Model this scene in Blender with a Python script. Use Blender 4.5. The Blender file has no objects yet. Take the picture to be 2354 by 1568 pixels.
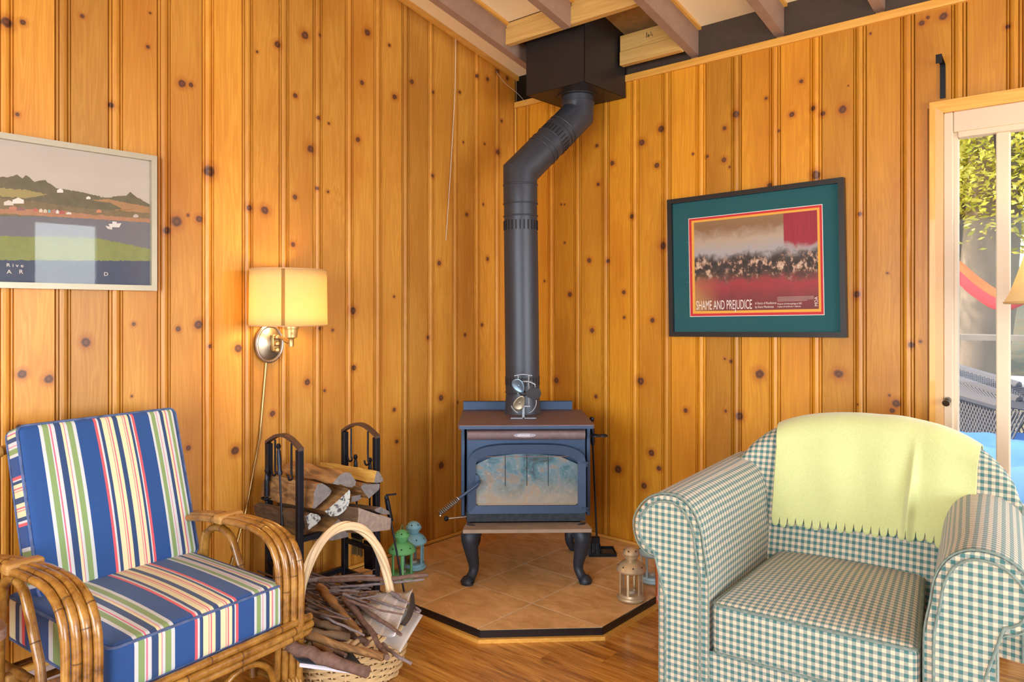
import bpy, math, random
from mathutils import Vector, Matrix, noise
SC = bpy.context.scene
COL = SC.collection
RND = random.Random(7)

# ------------------------------------------------------------------ camera
F, CX, HY = 1690., 1177., 712.            # focal length and horizon in pixels of the 2354x1568 frame
ANG = math.radians(41.1)
FW = (-math.sin(ANG), math.cos(ANG)); RT = (math.cos(ANG), math.sin(ANG))
CAM = Vector((3.0239, -3.4996, 1.34))     # room corner is the world origin
cd = bpy.data.cameras.new('camera'); co = bpy.data.objects.new('camera', cd); COL.objects.link(co)
cd.sensor_fit = 'HORIZONTAL'; cd.sensor_width = 36; cd.lens = 36*F/2354; cd.shift_y = -(784-HY)/2354
cd.clip_start = .05; cd.clip_end = 200
co.location = CAM; co.rotation_euler = (math.pi/2, 0, ANG); SC.camera = co

# ------------------------------------------------------------------ world, sun, window daylight, exposure
W = bpy.data.worlds.new('sky'); SC.world = W; W.use_nodes = True
wn = W.node_tree.nodes; wl = W.node_tree.links
sky = wn.new('ShaderNodeTexSky'); sky.sky_type = 'NISHITA'; sky.sun_disc = False
sky.sun_elevation = math.radians(38); sky.sun_rotation = math.radians(-110)
bg = wn['Background']; bg.inputs['Strength'].default_value = .6
wl.new(sky.outputs[0], bg.inputs[0])
sd = bpy.data.lights.new('sun', 'SUN'); sd.energy = 5.5; sd.color = (1, .9, .72); sd.angle = .02
so = bpy.data.objects.new('sun', sd); COL.objects.link(so)
so.rotation_euler = Vector((.66, .27, -.70)).to_track_quat('-Z', 'Y').to_euler()   # afternoon sun from beyond the windowless left wall
def area(name, loc, rot, sx, sy, power, col):
    d = bpy.data.lights.new(name, 'AREA'); d.shape = 'RECTANGLE'; d.size = sx; d.size_y = sy; d.energy = power; d.color = col
    o = bpy.data.objects.new(name, d); COL.objects.link(o); o.location = loc; o.rotation_euler = rot
    return o
# daylight entering through the windows of the two walls behind the photographer
area('daylight_back', (2.9, -6.42, 1.45), (math.pi/2, 0, 0), 4.2, 2.1, 260, (.90, .95, 1))
area('daylight_opposite', (6.42, -1.9, 1.4), (math.pi/2, 0, math.pi/2), 3.7, 2.1, 230, (.95, .97, 1))
vs = SC.view_settings
vs.view_transform = 'Standard'; vs.look = 'None'; vs.gamma = 1; vs.use_curve_mapping = False; vs.exposure = .27
SC.display_settings.display_device = 'sRGB'

# ------------------------------------------------------------------ pixel -> place (a pixel gives a direction; the surface it lies on gives the distance)
def ray(px, py):
    a = (px-CX)/F
    return Vector((FW[0]+a*RT[0], FW[1]+a*RT[1], -(py-HY)/F))
def onx(px, py, x=0.): d = ray(px, py); return CAM+d*((x-CAM.x)/d.x)
def ony(px, py, y=0.): d = ray(px, py); return CAM+d*((y-CAM.y)/d.y)
def onz(px, py, z=0.): d = ray(px, py); return CAM+d*((z-CAM.z)/d.z)

# ------------------------------------------------------------------ mesh builder
class MB:
    def __init__(s): s.v = []; s.f = []; s.m = []; s.uv = []
    def add(s, vs, fs, mi=0, uv=None):
        b = len(s.v); s.v += [tuple(p) for p in vs]
        s.uv += uv if uv else [(0, 0)]*len(vs)
        s.f += [tuple(i+b for i in q) for q in fs]; s.m += [mi]*len(fs)
        return s
    def box(s, c, d, mi=0, rot=None):
        h = Vector(d)/2; c = Vector(c); vs = []
        for x in (-1, 1):
            for y in (-1, 1):
                for z in (-1, 1):
                    p = Vector((x*h.x, y*h.y, z*h.z))
                    if rot: p = rot @ p
                    vs.append(c+p)
        return s.add(vs, [(0, 1, 3, 2), (4, 6, 7, 5), (0, 4, 5, 1), (2, 3, 7, 6), (0, 2, 6, 4), (1, 5, 7, 3)], mi)
    def bb(s, a, b, mi=0):
        return s.box([(a[i]+b[i])/2 for i in range(3)], [abs(b[i]-a[i]) for i in range(3)], mi)
    def tube(s, pts, r, n=8, closed=False, mi=0, cap=True, mitre=False, sq=1., up=None):
        P = [Vector(p) for p in pts]; N = len(P)
        R = list(r) if isinstance(r, (list, tuple)) else [r]*N
        T = []
        for i in range(N):
            a = P[(i-1) % N] if (closed or i > 0) else P[i]
            b = P[(i+1) % N] if (closed or i < N-1) else P[i]
            t = b-a
            T.append(t.normalized() if t.length > 1e-9 else Vector((0, 0, 1)))
        ref = Vector(up) if up else (Vector((0, 0, 1)) if abs(T[0].z) < .9 else Vector((1, 0, 0)))
        a = (ref-T[0]*ref.dot(T[0])).normalized()
        vs = []; uv = []; L = 0
        for i in range(N):
            a = (a-T[i]*a.dot(T[i]))
            a = a.normalized() if a.length > 1e-6 else T[i].orthogonal().normalized()
            b = T[i].cross(a)
            if i: L += (P[i]-P[i-1]).length
            for k in range(n):
                th = 2*math.pi*k/n
                q = a*math.cos(th)*R[i]+b*math.sin(th)*R[i]*sq
                if mitre and 0 < i < N-1:
                    t1 = (P[i]-P[i-1]).normalized()
                    a1 = (a-t1*a.dot(t1)).normalized(); b1 = t1.cross(a1)
                    q = a1*math.cos(th)*R[i]+b1*math.sin(th)*R[i]
                    q = q-t1*(q.dot(T[i])/t1.dot(T[i]))
                vs.append(P[i]+q); uv.append((k/n, L))
        fs = []
        for i in range(N if closed else N-1):
            for k in range(n):
                j = (i+1) % N; k2 = (k+1) % n
                fs.append((i*n+k, i*n+k2, j*n+k2, j*n+k))
        if cap and not closed:
            fs.append(tuple(range(n-1, -1, -1))); fs.append(tuple((N-1)*n+k for k in range(n)))
        return s.add(vs, fs, mi, uv)
    def lathe(s, prof, n=24, c=(0, 0, 0), mi=0, axis=None, sx=1., sy=1.):
        vs = []; fs = []; m = len(prof)
        for k in range(n):
            th = 2*math.pi*k/n
            for (r, z) in prof:
                p = Vector((r*math.cos(th)*sx, r*math.sin(th)*sy, z))
                if axis: p = axis @ p
                vs.append(p+Vector(c))
        for k in range(n):
            k2 = (k+1) % n
            for i in range(m-1): fs.append((k*m+i, k2*m+i, k2*m+i+1, k*m+i+1))
        return s.add(vs, fs, mi)
    def grid(s, fn, nu, nv, cu=False, mi=0):
        vs = []; uv = []; fs = []
        for j in range(nv+1):
            for i in range(nu if cu else nu+1):
                p, t = fn(i/nu, j/nv); vs.append(p); uv.append(t)
        w = nu if cu else nu+1
        for j in range(nv):
            for i in range(nu):
                i2 = (i+1) % w if cu else i+1
                fs.append((j*w+i, j*w+i2, (j+1)*w+i2, (j+1)*w+i))
        return s.add(vs, fs, mi, uv)
    def prism(s, poly, fn, d0, d1, mi=0, mi_end=None):
        """poly: 2-D outline; fn(u,v,d) -> point; extruded between depth d0 and d1"""
        n = len(poly)
        vs = [fn(u, v, d0) for u, v in poly]+[fn(u, v, d1) for u, v in poly]
        s.add(vs, [(i, (i+1) % n, n+(i+1) % n, n+i) for i in range(n)], mi)
        me = mi if mi_end is None else mi_end
        s.add(vs[:n], [tuple(range(n-1, -1, -1))], me); s.add(vs[n:], [tuple(range(n))], me)
        return s
    def rbox(s, half, r, seg=6, c=(0, 0, 0), warp=None, uvfn=None, mi=0):
        """rounded box (cushion); warp(p)->p deforms it, uvfn(p, axis)->uv"""
        def ax(h):
            k = max(h-r, 1e-4); o = [-h, -h+r*.29, -h+r*.62]
            o = [-h, -h+r*.3, -h+r*.7]+[-k+2*k*i/seg for i in range(seg+1)]+[h-r*.7, h-r*.3, h]
            return o
        H = Vector(half); A = [ax(H[i]) for i in range(3)]
        def pos(p):
            q = Vector([max(-(H[i]-r), min(H[i]-r, p[i])) for i in range(3)])
            d = p-q
            if d.length > 1e-9: q = q+d.normalized()*r
            return q
        for axis in range(3):
            u, w = (axis+1) % 3, (axis+2) % 3
            for sg in (-1, 1):
                vs = []; uv = []; nu, nw = len(A[u]), len(A[w])
                for j in range(nw):
                    for i in range(nu):
                        p = Vector((0, 0, 0)); p[axis] = sg*H[axis]; p[u] = A[u][i]; p[w] = A[w][j]
                        t = pos(p); uv.append(uvfn(p, axis) if uvfn else (0, 0))
                        t = warp(t) if warp else t
                        vs.append(t+Vector(c))
                fs = []
                for j in range(nw-1):
                    for i in range(nu-1):
                        q = (j*nu+i, j*nu+i+1, (j+1)*nu+i+1, (j+1)*nu+i)
                        fs.append(q if sg > 0 else q[::-1])
                s.add(vs, fs, mi, uv)
        return s
    def mesh(s, name, mats, smooth=False, angle=40, merge=0):
        me = bpy.data.meshes.new(name); me.from_pydata(s.v, [], s.f)
        for m in (mats if isinstance(mats, (list, tuple)) else [mats]): me.materials.append(m)
        me.polygons.foreach_set('material_index', s.m)
        if any(t != (0, 0) for t in s.uv):
            ul = me.uv_layers.new(name='UVMap'); li = [0]*len(me.loops); me.loops.foreach_get('vertex_index', li)
            ul.data.foreach_set('uv', [c for i in li for c in s.uv[i]])
        if merge:
            import bmesh
            bm = bmesh.new(); bm.from_mesh(me); bmesh.ops.remove_doubles(bm, verts=bm.verts, dist=merge); bm.to_mesh(me); bm.free()
        if smooth:
            me.polygons.foreach_set('use_smooth', [True]*len(me.polygons)); me.set_sharp_from_angle(angle=math.radians(angle))
        me.update()
        return me
    def build(s, name, mats, parent=None, smooth=False, angle=40, merge=0, bevel=0):
        o = bpy.data.objects.new(name, s.mesh(name, mats, smooth, angle, merge)); COL.objects.link(o)
        if parent: o.parent = parent
        if bevel:
            b = o.modifiers.new('bevel', 'BEVEL'); b.width = bevel; b.segments = 2; b.limit_method = 'ANGLE'
        return o
def tag(o, label, cat, group=None):
    o['label'] = label; o['category'] = cat
    if group: o['group'] = group
    return o
def thing(name, label, cat, loc=(0, 0, 0), rz=0, group=None):
    o = bpy.data.objects.new(name, None); o.empty_display_size = .05; COL.objects.link(o)
    o.location = loc; o.rotation_euler = (0, 0, rz)
    return tag(o, label, cat, group)
def struct(o): o['kind'] = 'structure'; return o
def copy_thing(root, loc, rz=0, label=None):
    r = root.copy(); COL.objects.link(r); r.location = loc; r.rotation_euler = (0, 0, rz)
    if label: r['label'] = label
    for ch in root.children:
        c = ch.copy(); COL.objects.link(c); c.parent = r
        for g in ch.children:
            d = g.copy(); COL.objects.link(d); d.parent = c
    return r
def bez(p0, p1, p2, p3, n=8):
    p0, p1, p2, p3 = map(Vector, (p0, p1, p2, p3)); o = []
    for i in range(n+1):
        t = i/n; o.append(p0*(1-t)**3+p1*3*t*(1-t)**2+p2*3*t*t*(1-t)+p3*t**3)
    return o
def spline(pts, n=6):
    P = [Vector(p) for p in pts]; o = []
    for i in range(len(P)-1):
        a = P[max(i-1, 0)]; b = P[i]; c = P[i+1]; d = P[min(i+2, len(P)-1)]
        for k in range(n):
            t = k/n
            o.append(.5*((2*b)+(c-a)*t+(2*a-5*b+4*c-d)*t*t+(3*b-a-3*c+d)*t**3))
    o.append(P[-1]); return o
def text_mesh(body, size, sx=1., extrude=.0004):
    cu = bpy.data.curves.new('t', 'FONT'); cu.body = body; cu.size = size; cu.extrude = extrude; cu.resolution_u = 3
    o = bpy.data.objects.new('t', cu); COL.objects.link(o); dg = bpy.context.evaluated_depsgraph_get()
    me = bpy.data.meshes.new_from_object(o.evaluated_get(dg)); bpy.data.objects.remove(o)
    me.transform(Matrix.Diagonal((sx, 1, 1, 1)))
    return me
# ------------------------------------------------------------------ materials
class NT:
    def __init__(s, name):
        s.m = bpy.data.materials.new(name); s.m.use_nodes = True; s.t = s.m.node_tree; s.b = s.t.nodes['Principled BSDF']; s.out = s.t.nodes['Material Output']
    def n(s, typ, ins=None, **props):
        x = s.t.nodes.new('ShaderNode'+typ)
        for k, v in props.items(): setattr(x, k, v)
        for k, v in (ins or {}).items(): s.set(x.inputs[k], v)
        return x
    def set(s, sock, v):
        if isinstance(v, bpy.types.NodeSocket): s.t.links.new(v, sock)
        elif isinstance(v, bpy.types.Node): s.t.links.new(v.outputs[0], sock)
        else:
            if isinstance(v, (tuple, list)) and len(v) == 3 and len(getattr(sock, 'default_value', (0, 0, 0))) == 4: v = (*v, 1)
            sock.default_value = v
    def p(s, **kw):
        for k, v in kw.items(): s.set(s.b.inputs[k.replace('_', ' ')], v)
        return s
    def math(s, op, a, b=0., c=None, clamp=False):
        x = s.n('Math', {0: a, 1: b}, operation=op, use_clamp=clamp)
        if c is not None: s.set(x.inputs[2], c)
        return x.outputs[0]
    def mix(s, f, a, b, mode='MIX'):
        x = s.n('Mix', {0: f, 6: a, 7: b}, data_type='RGBA', blend_type=mode); return x.outputs[2]
    def noise(s, vec, scale, detail=3, rough=.5, dist=0.):
        x = s.n('TexNoise', {'Scale': scale, 'Detail': detail, 'Roughness': rough, 'Distortion': dist})
        if vec is not None: s.set(x.inputs['Vector'], vec)
        return x.outputs[0]
    def ramp(s, f, stops, mode='LINEAR'):
        x = s.n('ValToRGB', {0: f}); cr = x.color_ramp; cr.interpolation = mode
        while len(cr.elements) < len(stops): cr.elements.new(.5)
        for e, (p, c) in zip(cr.elements, stops): e.position = p; e.color = (*c, 1)
        return x.outputs[0]
    def obj(s): return s.n('TexCoord').outputs['Object']
    def map(s, vec, sc=(1, 1, 1), rot=(0, 0, 0)): return s.n('Mapping', {0: vec, 'Scale': sc, 'Rotation': rot}).outputs[0]
    def bump(s, h, strength=.3, dist=.01):
        s.set(s.b.inputs['Normal'], s.n('Bump', {'Height': h, 'Strength': strength, 'Distance': dist}).outputs[0]); return s
def simple(name, col, rough=.5, metal=0., var=0., vs=8., bump=0., bs=60., sc=(1, 1, 1), **kw):
    t = NT(name); t.p(Base_Color=col, Roughness=rough, Metallic=metal, **kw)
    if var or bump:
        v = t.map(t.obj(), sc)
        if var:
            c2 = tuple(max(0, x*(1-var)) for x in col); c1 = tuple(min(1, x*(1+var*.6)) for x in col)
            t.p(Base_Color=t.mix(t.noise(v, vs, 4), c2, c1))
        if bump: t.bump(t.noise(v, bs, 3), bump, .004)
    return t.m
def pine_mat(name, light, dark, knots=9, sat=1.):
    t = NT(name); o = t.obj(); s = t.n('SeparateXYZ', {0: o}); x, z = s.outputs[0], s.outputs[2]
    rnd = t.n('ObjectInfo').outputs['Random']
    pos = t.n('CombineXYZ', {0: x, 1: z, 2: 0.})
    wob = t.noise(t.map(o, (26, 26, 14)), 1., 3, .6)
    m = None
    for i in range(knots):
        a = t.n('Attribute', attribute_type='OBJECT', attribute_name='k%d' % i)
        sp = t.n('SeparateXYZ', {0: a.outputs['Vector']})
        c = t.n('CombineXYZ', {0: sp.outputs[0], 1: sp.outputs[1], 2: 0.})
        d = t.n('VectorMath', {0: pos, 1: c}, operation='DISTANCE').outputs['Value']
        dn = t.math('DIVIDE', d, t.math('MAXIMUM', sp.outputs[2], 1e-5))
        m = dn if m is None else t.math('MINIMUM', m, dn)
    m = t.math('MULTIPLY_ADD', t.math('SUBTRACT', wob, .5), 1.1, m)
    # grain: stretched noise, drawn sideways round the knots
    pull = t.math('MULTIPLY', t.math('POWER', 2.718, t.math('MULTIPLY', m, -.45)), .02)
    seed = t.math('MULTIPLY', rnd, 37.)
    gx = t.math('ADD', t.math('ADD', x, pull), seed)
    gv = t.n('CombineXYZ', {0: t.math('MULTIPLY', gx, 9.), 1: t.math('ADD', t.math('MULTIPLY', z, .55), seed), 2: seed})
    broad = t.noise(gv, 1.6, 3, .55, .6)
    rings = t.math('MULTIPLY_ADD', t.math('SINE', t.math('MULTIPLY', broad, 70.)), .5, .5)
    fine = t.noise(t.n('CombineXYZ', {0: t.math('MULTIPLY', gx, 160.), 1: t.math('MULTIPLY', z, 3.), 2: seed}), 1., 3, .6)
    col = t.mix(t.math('MULTIPLY', rings, .34), light, dark)
    col = t.mix(t.math('MULTIPLY', t.math('SUBTRACT', fine, .35, clamp=True), 1.0), col, dark)
    blot = t.noise(t.n('CombineXYZ', {0: t.math('MULTIPLY', gx, 4.), 1: t.math('MULTIPLY', z, 1.4), 2: seed}), 1., 2)
    col = t.mix(t.math('MULTIPLY', t.math('SUBTRACT', blot, .4, clamp=True), 1.7), col, tuple(c*f for c, f in zip(dark, (.9, .75, .6))))
    tone = t.math('MULTIPLY_ADD', rnd, .42, .74)
    col = t.mix(1., col, t.n('CombineColor', {0: tone, 1: t.math('MULTIPLY_ADD', rnd, .40, .75), 2: t.math('MULTIPLY_ADD', rnd, .2, .85)}).outputs[0], 'MULTIPLY')
    halo = t.n('MapRange', {0: m, 1: .9, 2: 2.6, 3: 1., 4: 0.}, interpolation_type='SMOOTHSTEP').outputs[0]
    col = t.mix(t.math('MULTIPLY', halo, .5), col, tuple(c*f for c, f in zip(dark, (.72, .46, .36))))
    core = t.n('MapRange', {0: m, 1: .75, 2: 1.12, 3: 1., 4: 0.}, interpolation_type='SMOOTHSTEP').outputs[0]
    kc = t.mix(t.math('MULTIPLY_ADD', t.math('SINE', t.math('MULTIPLY', m, 9.)), .5, .5), (.055, .018, .012), (.15, .05, .022))
    col = t.mix(t.math('MULTIPLY', core, .92), col, kc)
    t.p(Base_Color=col, Roughness=t.math('MULTIPLY_ADD', fine, .14, .33), Coat_Weight=.10, Coat_Roughness=.3)
    t.bump(t.math('MULTIPLY_ADD', fine, .6, t.math('MULTIPLY', core, .3)), .08, .002)
    return t.m
PINE_L = pine_mat('knotty_pine_left', (.70, .335, .048), (.46, .162, .010))
PINE_R = pine_mat('knotty_pine_right', (.72, .325, .022), (.47, .160, .004))
def wood(name, light, dark, axis='z', rough=.4, fine=90., coat=0.):
    t = NT(name); sc = {'x': (.6, 9, 9), 'y': (9, .6, 9), 'z': (9, 9, .6)}[axis]
    fs = {'x': (4, fine, fine), 'y': (fine, 4, fine), 'z': (fine, fine, 4)}[axis]
    o = t.obj(); rnd = t.math('MULTIPLY', t.n('ObjectInfo').outputs['Random'], 20.)
    v = t.n('VectorMath', {0: o, 1: t.n('CombineXYZ', {0: rnd, 1: rnd, 2: rnd})}, operation='ADD').outputs[0]
    b = t.noise(t.map(v, sc), 1.5, 3, .5, .8); f = t.noise(t.map(v, fs), 1., 3)
    c = t.mix(t.math('MULTIPLY_ADD', t.math('SINE', t.math('MULTIPLY', b, 45.)), .3, .3), light, dark)
    c = t.mix(t.math('MULTIPLY', t.math('SUBTRACT', f, .4, clamp=True), 1.8), c, dark)
    t.p(Base_Color=c, Roughness=rough, Coat_Weight=coat); t.bump(f, .12, .002)
    return t.m
TRIM = {a: wood('pine_trim_'+a, (.78, .42, .085), (.64, .30, .045), a, .35, coat=.2) for a in 'xyz'}
RAW = wood('raw_lumber', (.66, .42, .13), (.52, .29, .07), 'x', .7)
PLY = simple('raw_sheathing', (.45, .27, .1), .8, var=.4, vs=25)
BROWN = simple('brown_paint', (.31, .195, .14), .5, var=.25, vs=18)
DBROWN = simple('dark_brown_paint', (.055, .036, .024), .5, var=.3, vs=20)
PANEL = simple('cream_ceiling_board', (.93, .77, .49), .85, var=.05, vs=3, bump=.15, bs=40)
PLAIN = simple('plain_wall', (.5, .3, .12), .7)
BASEB = simple('baseboard_paint', (.55, .40, .36), .5)
WHITE = simple('door_vinyl', (.60, .49, .36), .4)
BLACK = simple('black_metal', (.012, .013, .017), .42, .5)
IRON = simple('rack_iron', (.018, .02, .03), .36, .6)
STOVE = simple('stove_steel_window_tint', (.040, .075, .145), .42, .35, var=.18, vs=14, bump=.1, bs=220)  # blue window reflections mixed into the base colour of black steel
SDUST = simple('dusty_stove_steel', (.19, .13, .135), .6, .1, var=.45, vs=30, bump=.2, bs=150, sc=(1, 3, 1))
SASH = simple('ash_covered_ledge', (.36, .27, .20), .8, var=.35, vs=20, bump=.15, bs=150)
SASHY = simple('ash_streaked_steel', (.04, .05, .06), .7, .1, var=.9, vs=40, bump=.2, bs=100)
PIPE = simple('stovepipe_black', (.046, .052, .068), .42, .35, var=.2, vs=6)
BOXM = simple('chimney_box_black', (.022, .018, .018), .45, .2, var=.3, vs=5)
SLOT = simple('slot_dark', (.003, .003, .004), .8)
STEEL = simple('bright_steel', (.5, .48, .46), .28, 1.)
BRASS = simple('aged_brass', (.46, .31, .13), .32, .9, var=.2, vs=15)
NICKEL = simple('brushed_plate', (.34, .29, .22), .30, .9, var=.15, vs=8)
GLASSY = NT('clear_pane'); _g = GLASSY
_tr = _g.n('BsdfTransparent'); _gl = _g.n('BsdfGlossy', {'Roughness': .02}); _bf = _g.n('NewGeometry').outputs['Backfacing']
_fr = _g.n('Fresnel'); _fio = _g.n('Math', {0: _bf, 1: 1/1.4-1.4, 2: 1.4}, operation='MULTIPLY_ADD'); _g.t.links.new(_fio.outputs[0], _fr.inputs[0])
_mx = _g.n('MixShader', {0: _fr, 1: _tr, 2: _gl}); _g.t.links.new(_mx.outputs[0], _g.out.inputs[0]); GLASSY = _g.m
def tile_mat():
    t = NT('hearth_tile'); o = t.obj(); r = t.math('MULTIPLY', t.n('ObjectInfo').outputs['Random'], 30.)
    v = t.n('VectorMath', {0: o, 1: t.n('CombineXYZ', {0: r, 1: r, 2: r})}, operation='ADD').outputs[0]
    a = t.ramp(t.noise(t.map(v, (7, 13, 7)), 1., 5, .68, .8), [(.30, (0, 0, 0)), (.68, (1, 1, 1))]); b = t.noise(v, 45, 3)
    c = t.mix(a, (.55, .29, .10), (.92, .60, .28)); c = t.mix(t.math('MULTIPLY', b, .3), c, (.50, .27, .11))
    t.p(Base_Color=c, Roughness=.45); t.bump(b, .08, .002); return t.m
TILE = tile_mat(); GROUT = simple('grout', (.70, .56, .40), .9, var=.2, vs=60)
def floor_mat():
    t = NT('laminate_floor'); o = t.obj(); r = t.math('MULTIPLY', t.n('ObjectInfo').outputs['Random'], 50.)
    v = t.n('VectorMath', {0: o, 1: t.n('CombineXYZ', {0: r, 1: r, 2: r})}, operation='ADD').outputs[0]
    b = t.noise(t.map(v, (1.3, 9, 9)), 1.3, 4, .6, 1.2); f = t.noise(t.map(v, (5, 90, 90)), 1., 3)
    c = t.ramp(b, [(.25, (.20, .065, .012)), (.42, (.46, .185, .03)), (.6, (.70, .33, .065)), (.8, (.78, .44, .13))])
    c = t.mix(t.math('MULTIPLY', t.math('SUBTRACT', f, .45, clamp=True), 2.2), c, (.16, .05, .012))
    dk = t.noise(t.map(v, (2.2, 24, 24)), 1., 4, .65, 1.5); c = t.mix(t.n('MapRange', {0: dk, 1: .60, 2: .72, 3: 0., 4: .8}).outputs[0], c, (.09, .03, .010))
    t.p(Base_Color=c, Roughness=.26, Coat_Weight=.3, Coat_Roughness=.15); t.bump(f, .05, .001); return t.m
FLOORM = floor_mat()
def rattan_mat():
    t = NT('rattan_pole'); o = t.obj(); a = t.noise(t.map(o, (14, 14, 14)), 1., 4, .7); b = t.noise(t.map(o, (120, 120, 25)), 1., 3)
    c = t.ramp(a, [(.28, (.09, .032, .005)), (.45, (.29, .12, .016)), (.65, (.46, .225, .042))])
    c = t.mix(t.math('MULTIPLY', t.math('SUBTRACT', b, .55, clamp=True), 2.4), c, (.10, .04, .01))
    t.p(Base_Color=c, Roughness=.3, Coat_Weight=.5, Coat_Roughness=.12); return t.m
RATTAN = rattan_mat(); NODE = simple('rattan_node', (.12, .05, .012), .45)
WRAP = simple('rattan_wrap', (.50, .25, .06), .45, var=.3, vs=30, bump=.5, bs=90, sc=(.2, .2, 3))
WICK = simple('wicker_light', (.66, .44, .21), .5, var=.45, vs=14)
CANE = simple('wicker_handle', (.80, .58, .34), .45, var=.3, vs=10)
BARK = simple('twig_bark', (.19, .105, .075), .85, var=.7, vs=45, bump=.7, bs=120)
BARK2 = simple('grey_twig_bark', (.25, .19, .18), .85, var=.6, vs=60, bump=.6, bs=150)
SPLIT = wood('split_wood', (.37, .18, .055), (.10, .042, .014), 'x', .8, 60.)
LOGBARK = simple('log_bark', (.14, .075, .035), .9, var=.8, vs=30, bump=1., bs=50, sc=(.4, 1.5, 1.5))
LOGEND = simple('log_end_grey', (.24, .21, .20), .9, var=.6, vs=50, bump=.6, bs=120)
LOGEND2 = simple('log_end_tan', (.40, .30, .24), .9, var=.5, vs=60, bump=.7, bs=140)
def lichen(name, c1, c2):
    t = NT(name); n = t.noise(t.map(t.obj(), (40, 40, 40)), 1., 4, .7)
    t.p(Base_Color=t.ramp(n, [(.42, c1), (.52, c2)]), Roughness=.9); t.bump(n, .6, .004); return t.m
LOGLICH = lichen('log_end_lichen', (.09, .09, .10), (.58, .60, .56)); LOGYEL = wood('yellow_split_wood', (.62, .36, .07), (.38, .19, .03), 'x', .75, 50.)
def gingham():
    t = NT('gingham_cloth'); uv = t.n('TexCoord').outputs['UV']; s = t.n('SeparateXYZ', {0: uv})
    def st(x): return t.math('GREATER_THAN', t.math('FRACT', t.math('DIVIDE', x, .0215)), .5)
    k = t.math('MULTIPLY', t.math('ADD', st(s.outputs[0]), st(s.outputs[1])), .5)
    c = t.ramp(k, [(0, (.66, .53, .37)), (.33, (.28, .31, .26)), (.84, (.05, .155, .15))], 'CONSTANT')
    w = t.n('TexWave', {'Vector': uv, 'Scale': 330.}).outputs[0]
    t.p(Base_Color=c, Roughness=.85, Sheen_Weight=.2); t.bump(t.noise(uv, 900, 2), .15, .001); return t.m
GING = gingham()
PIPING = simple('green_piping', (.20, .26, .22), .8, var=.6, vs=70)
BLANK = NT('fleece_throw'); _o = BLANK.obj()
BLANK.p(Base_Color=BLANK.mix(BLANK.noise(_o, 180, 3), (.50, .55, .22), (.63, .66, .31)), Roughness=.95, Sheen_Weight=.5); BLANK.bump(BLANK.noise(_o, 260, 3), .35, .004); BLANK = BLANK.m
BL, WH, GR, PK, NV, RD, CR = (.012, .068, .25), (.62, .64, .64), (.24, .35, .13), (.72, .14, .22), (.022, .06, .17), (.78, .10, .12), (.76, .70, .42)
STR = [(105, BL), (214, WH), (235, GR), (262, WH), (272, PK), (279, WH), (298, NV), (329, CR), (344, PK), (351, WH), (365, GR), (395, WH), (412, BL), (519, RD), (531, WH), (545, NV), (561, CR), (590, PK), (597, CR), (602, PK), (609, CR),
       (632, NV), (660, CR), (687, PK), (694, CR), (699, PK), (706, CR), (726, NV), (741, WH), (750, RD), (762, BL), (862, WH), (876, GR), (900, WH), (911, PK), (918, WH), (935, NV), (959, CR), (973, PK), (980, WH), (993, GR), (1014, WH), (1030, BL)]
def stripes():
    t = NT('striped_canvas'); uv = t.n('TexCoord').outputs['UV']; u = t.n('SeparateXYZ', {0: uv}).outputs[0]
    S = [((a-105)/955, c) for a, c in STR]
    A = S[:22]; B = [(0., S[21][1])]+S[22:]
    c = t.mix(t.math('GREATER_THAN', u, S[21][0]+1e-4), t.ramp(u, A, 'CONSTANT'), t.ramp(u, B, 'CONSTANT'))
    t.p(Base_Color=c, Roughness=.8, Sheen_Weight=.15); t.bump(t.noise(t.obj(), 700, 2), .12, .001); return t.m
STRIPE = stripes()
CORD = simple('multi_stripe_cord', (.10, .15, .32), .8, var=.9, vs=35)
def shade_mat(name, col, em=0.):
    t = NT(name); o = t.obj()
    w = t.noise(t.map(o, (40, 40, 900)), 1., 2); h = t.noise(t.map(o, (400, 400, 30)), 1., 2)
    k = t.math('MULTIPLY', t.math('ADD', w, h), .5)
    c = t.mix(k, tuple(x*.75 for x in col), col)
    tl = t.n('BsdfTranslucent', {0: c}); df = t.n('BsdfDiffuse', {0: c}); mx = t.n('MixShader', {0: .6, 1: df, 2: tl})
    t.t.links.new(mx.outputs[0], t.out.inputs[0]); return t.m
SHADE = shade_mat('linen_shade', (.92, .76, .42)); SHADE2 = shade_mat('cream_shade', (.9, .80, .58))
PAPER = simple('newsprint', (.68, .64, .60), .85, var=.12, vs=12)
def print_mat():
    t = NT('printed_page'); uv = t.n('TexCoord').outputs['UV']; s = t.n('SeparateXYZ', {0: uv}); u, v = s.outputs[0], s.outputs[1]
    ln = t.math('GREATER_THAN', t.math('FRACT', t.math('MULTIPLY', v, 46.)), .45)
    cu = t.math('FRACT', t.math('MULTIPLY', u, 3.)); colm = t.math('MULTIPLY', t.math('GREATER_THAN', cu, .12), t.math('LESS_THAN', cu, .92))
    br = t.math('GREATER_THAN', t.noise(t.map(uv, (90, 46, 1)), 1., 1), .42)
    k = t.math('MULTIPLY', t.math('MULTIPLY', ln, colm), t.math('MULTIPLY', br, .62))
    t.p(Base_Color=t.mix(k, (.72, .71, .72), (.16, .17, .2)), Roughness=.7); return t.m
PAGE = print_mat()
INK = simple('black_print', (.02, .02, .025), .5)
DOORGLASS = GLASSY.copy(); DOORGLASS.name = 'door_glass'
for _n in DOORGLASS.node_tree.nodes:
    if _n.type == 'MATH': _n.inputs[1].default_value = 1/1.14-1.14; _n.inputs[2].default_value = 1.14
def flat(name, c, r=.6): return simple(name, c, r)
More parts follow.
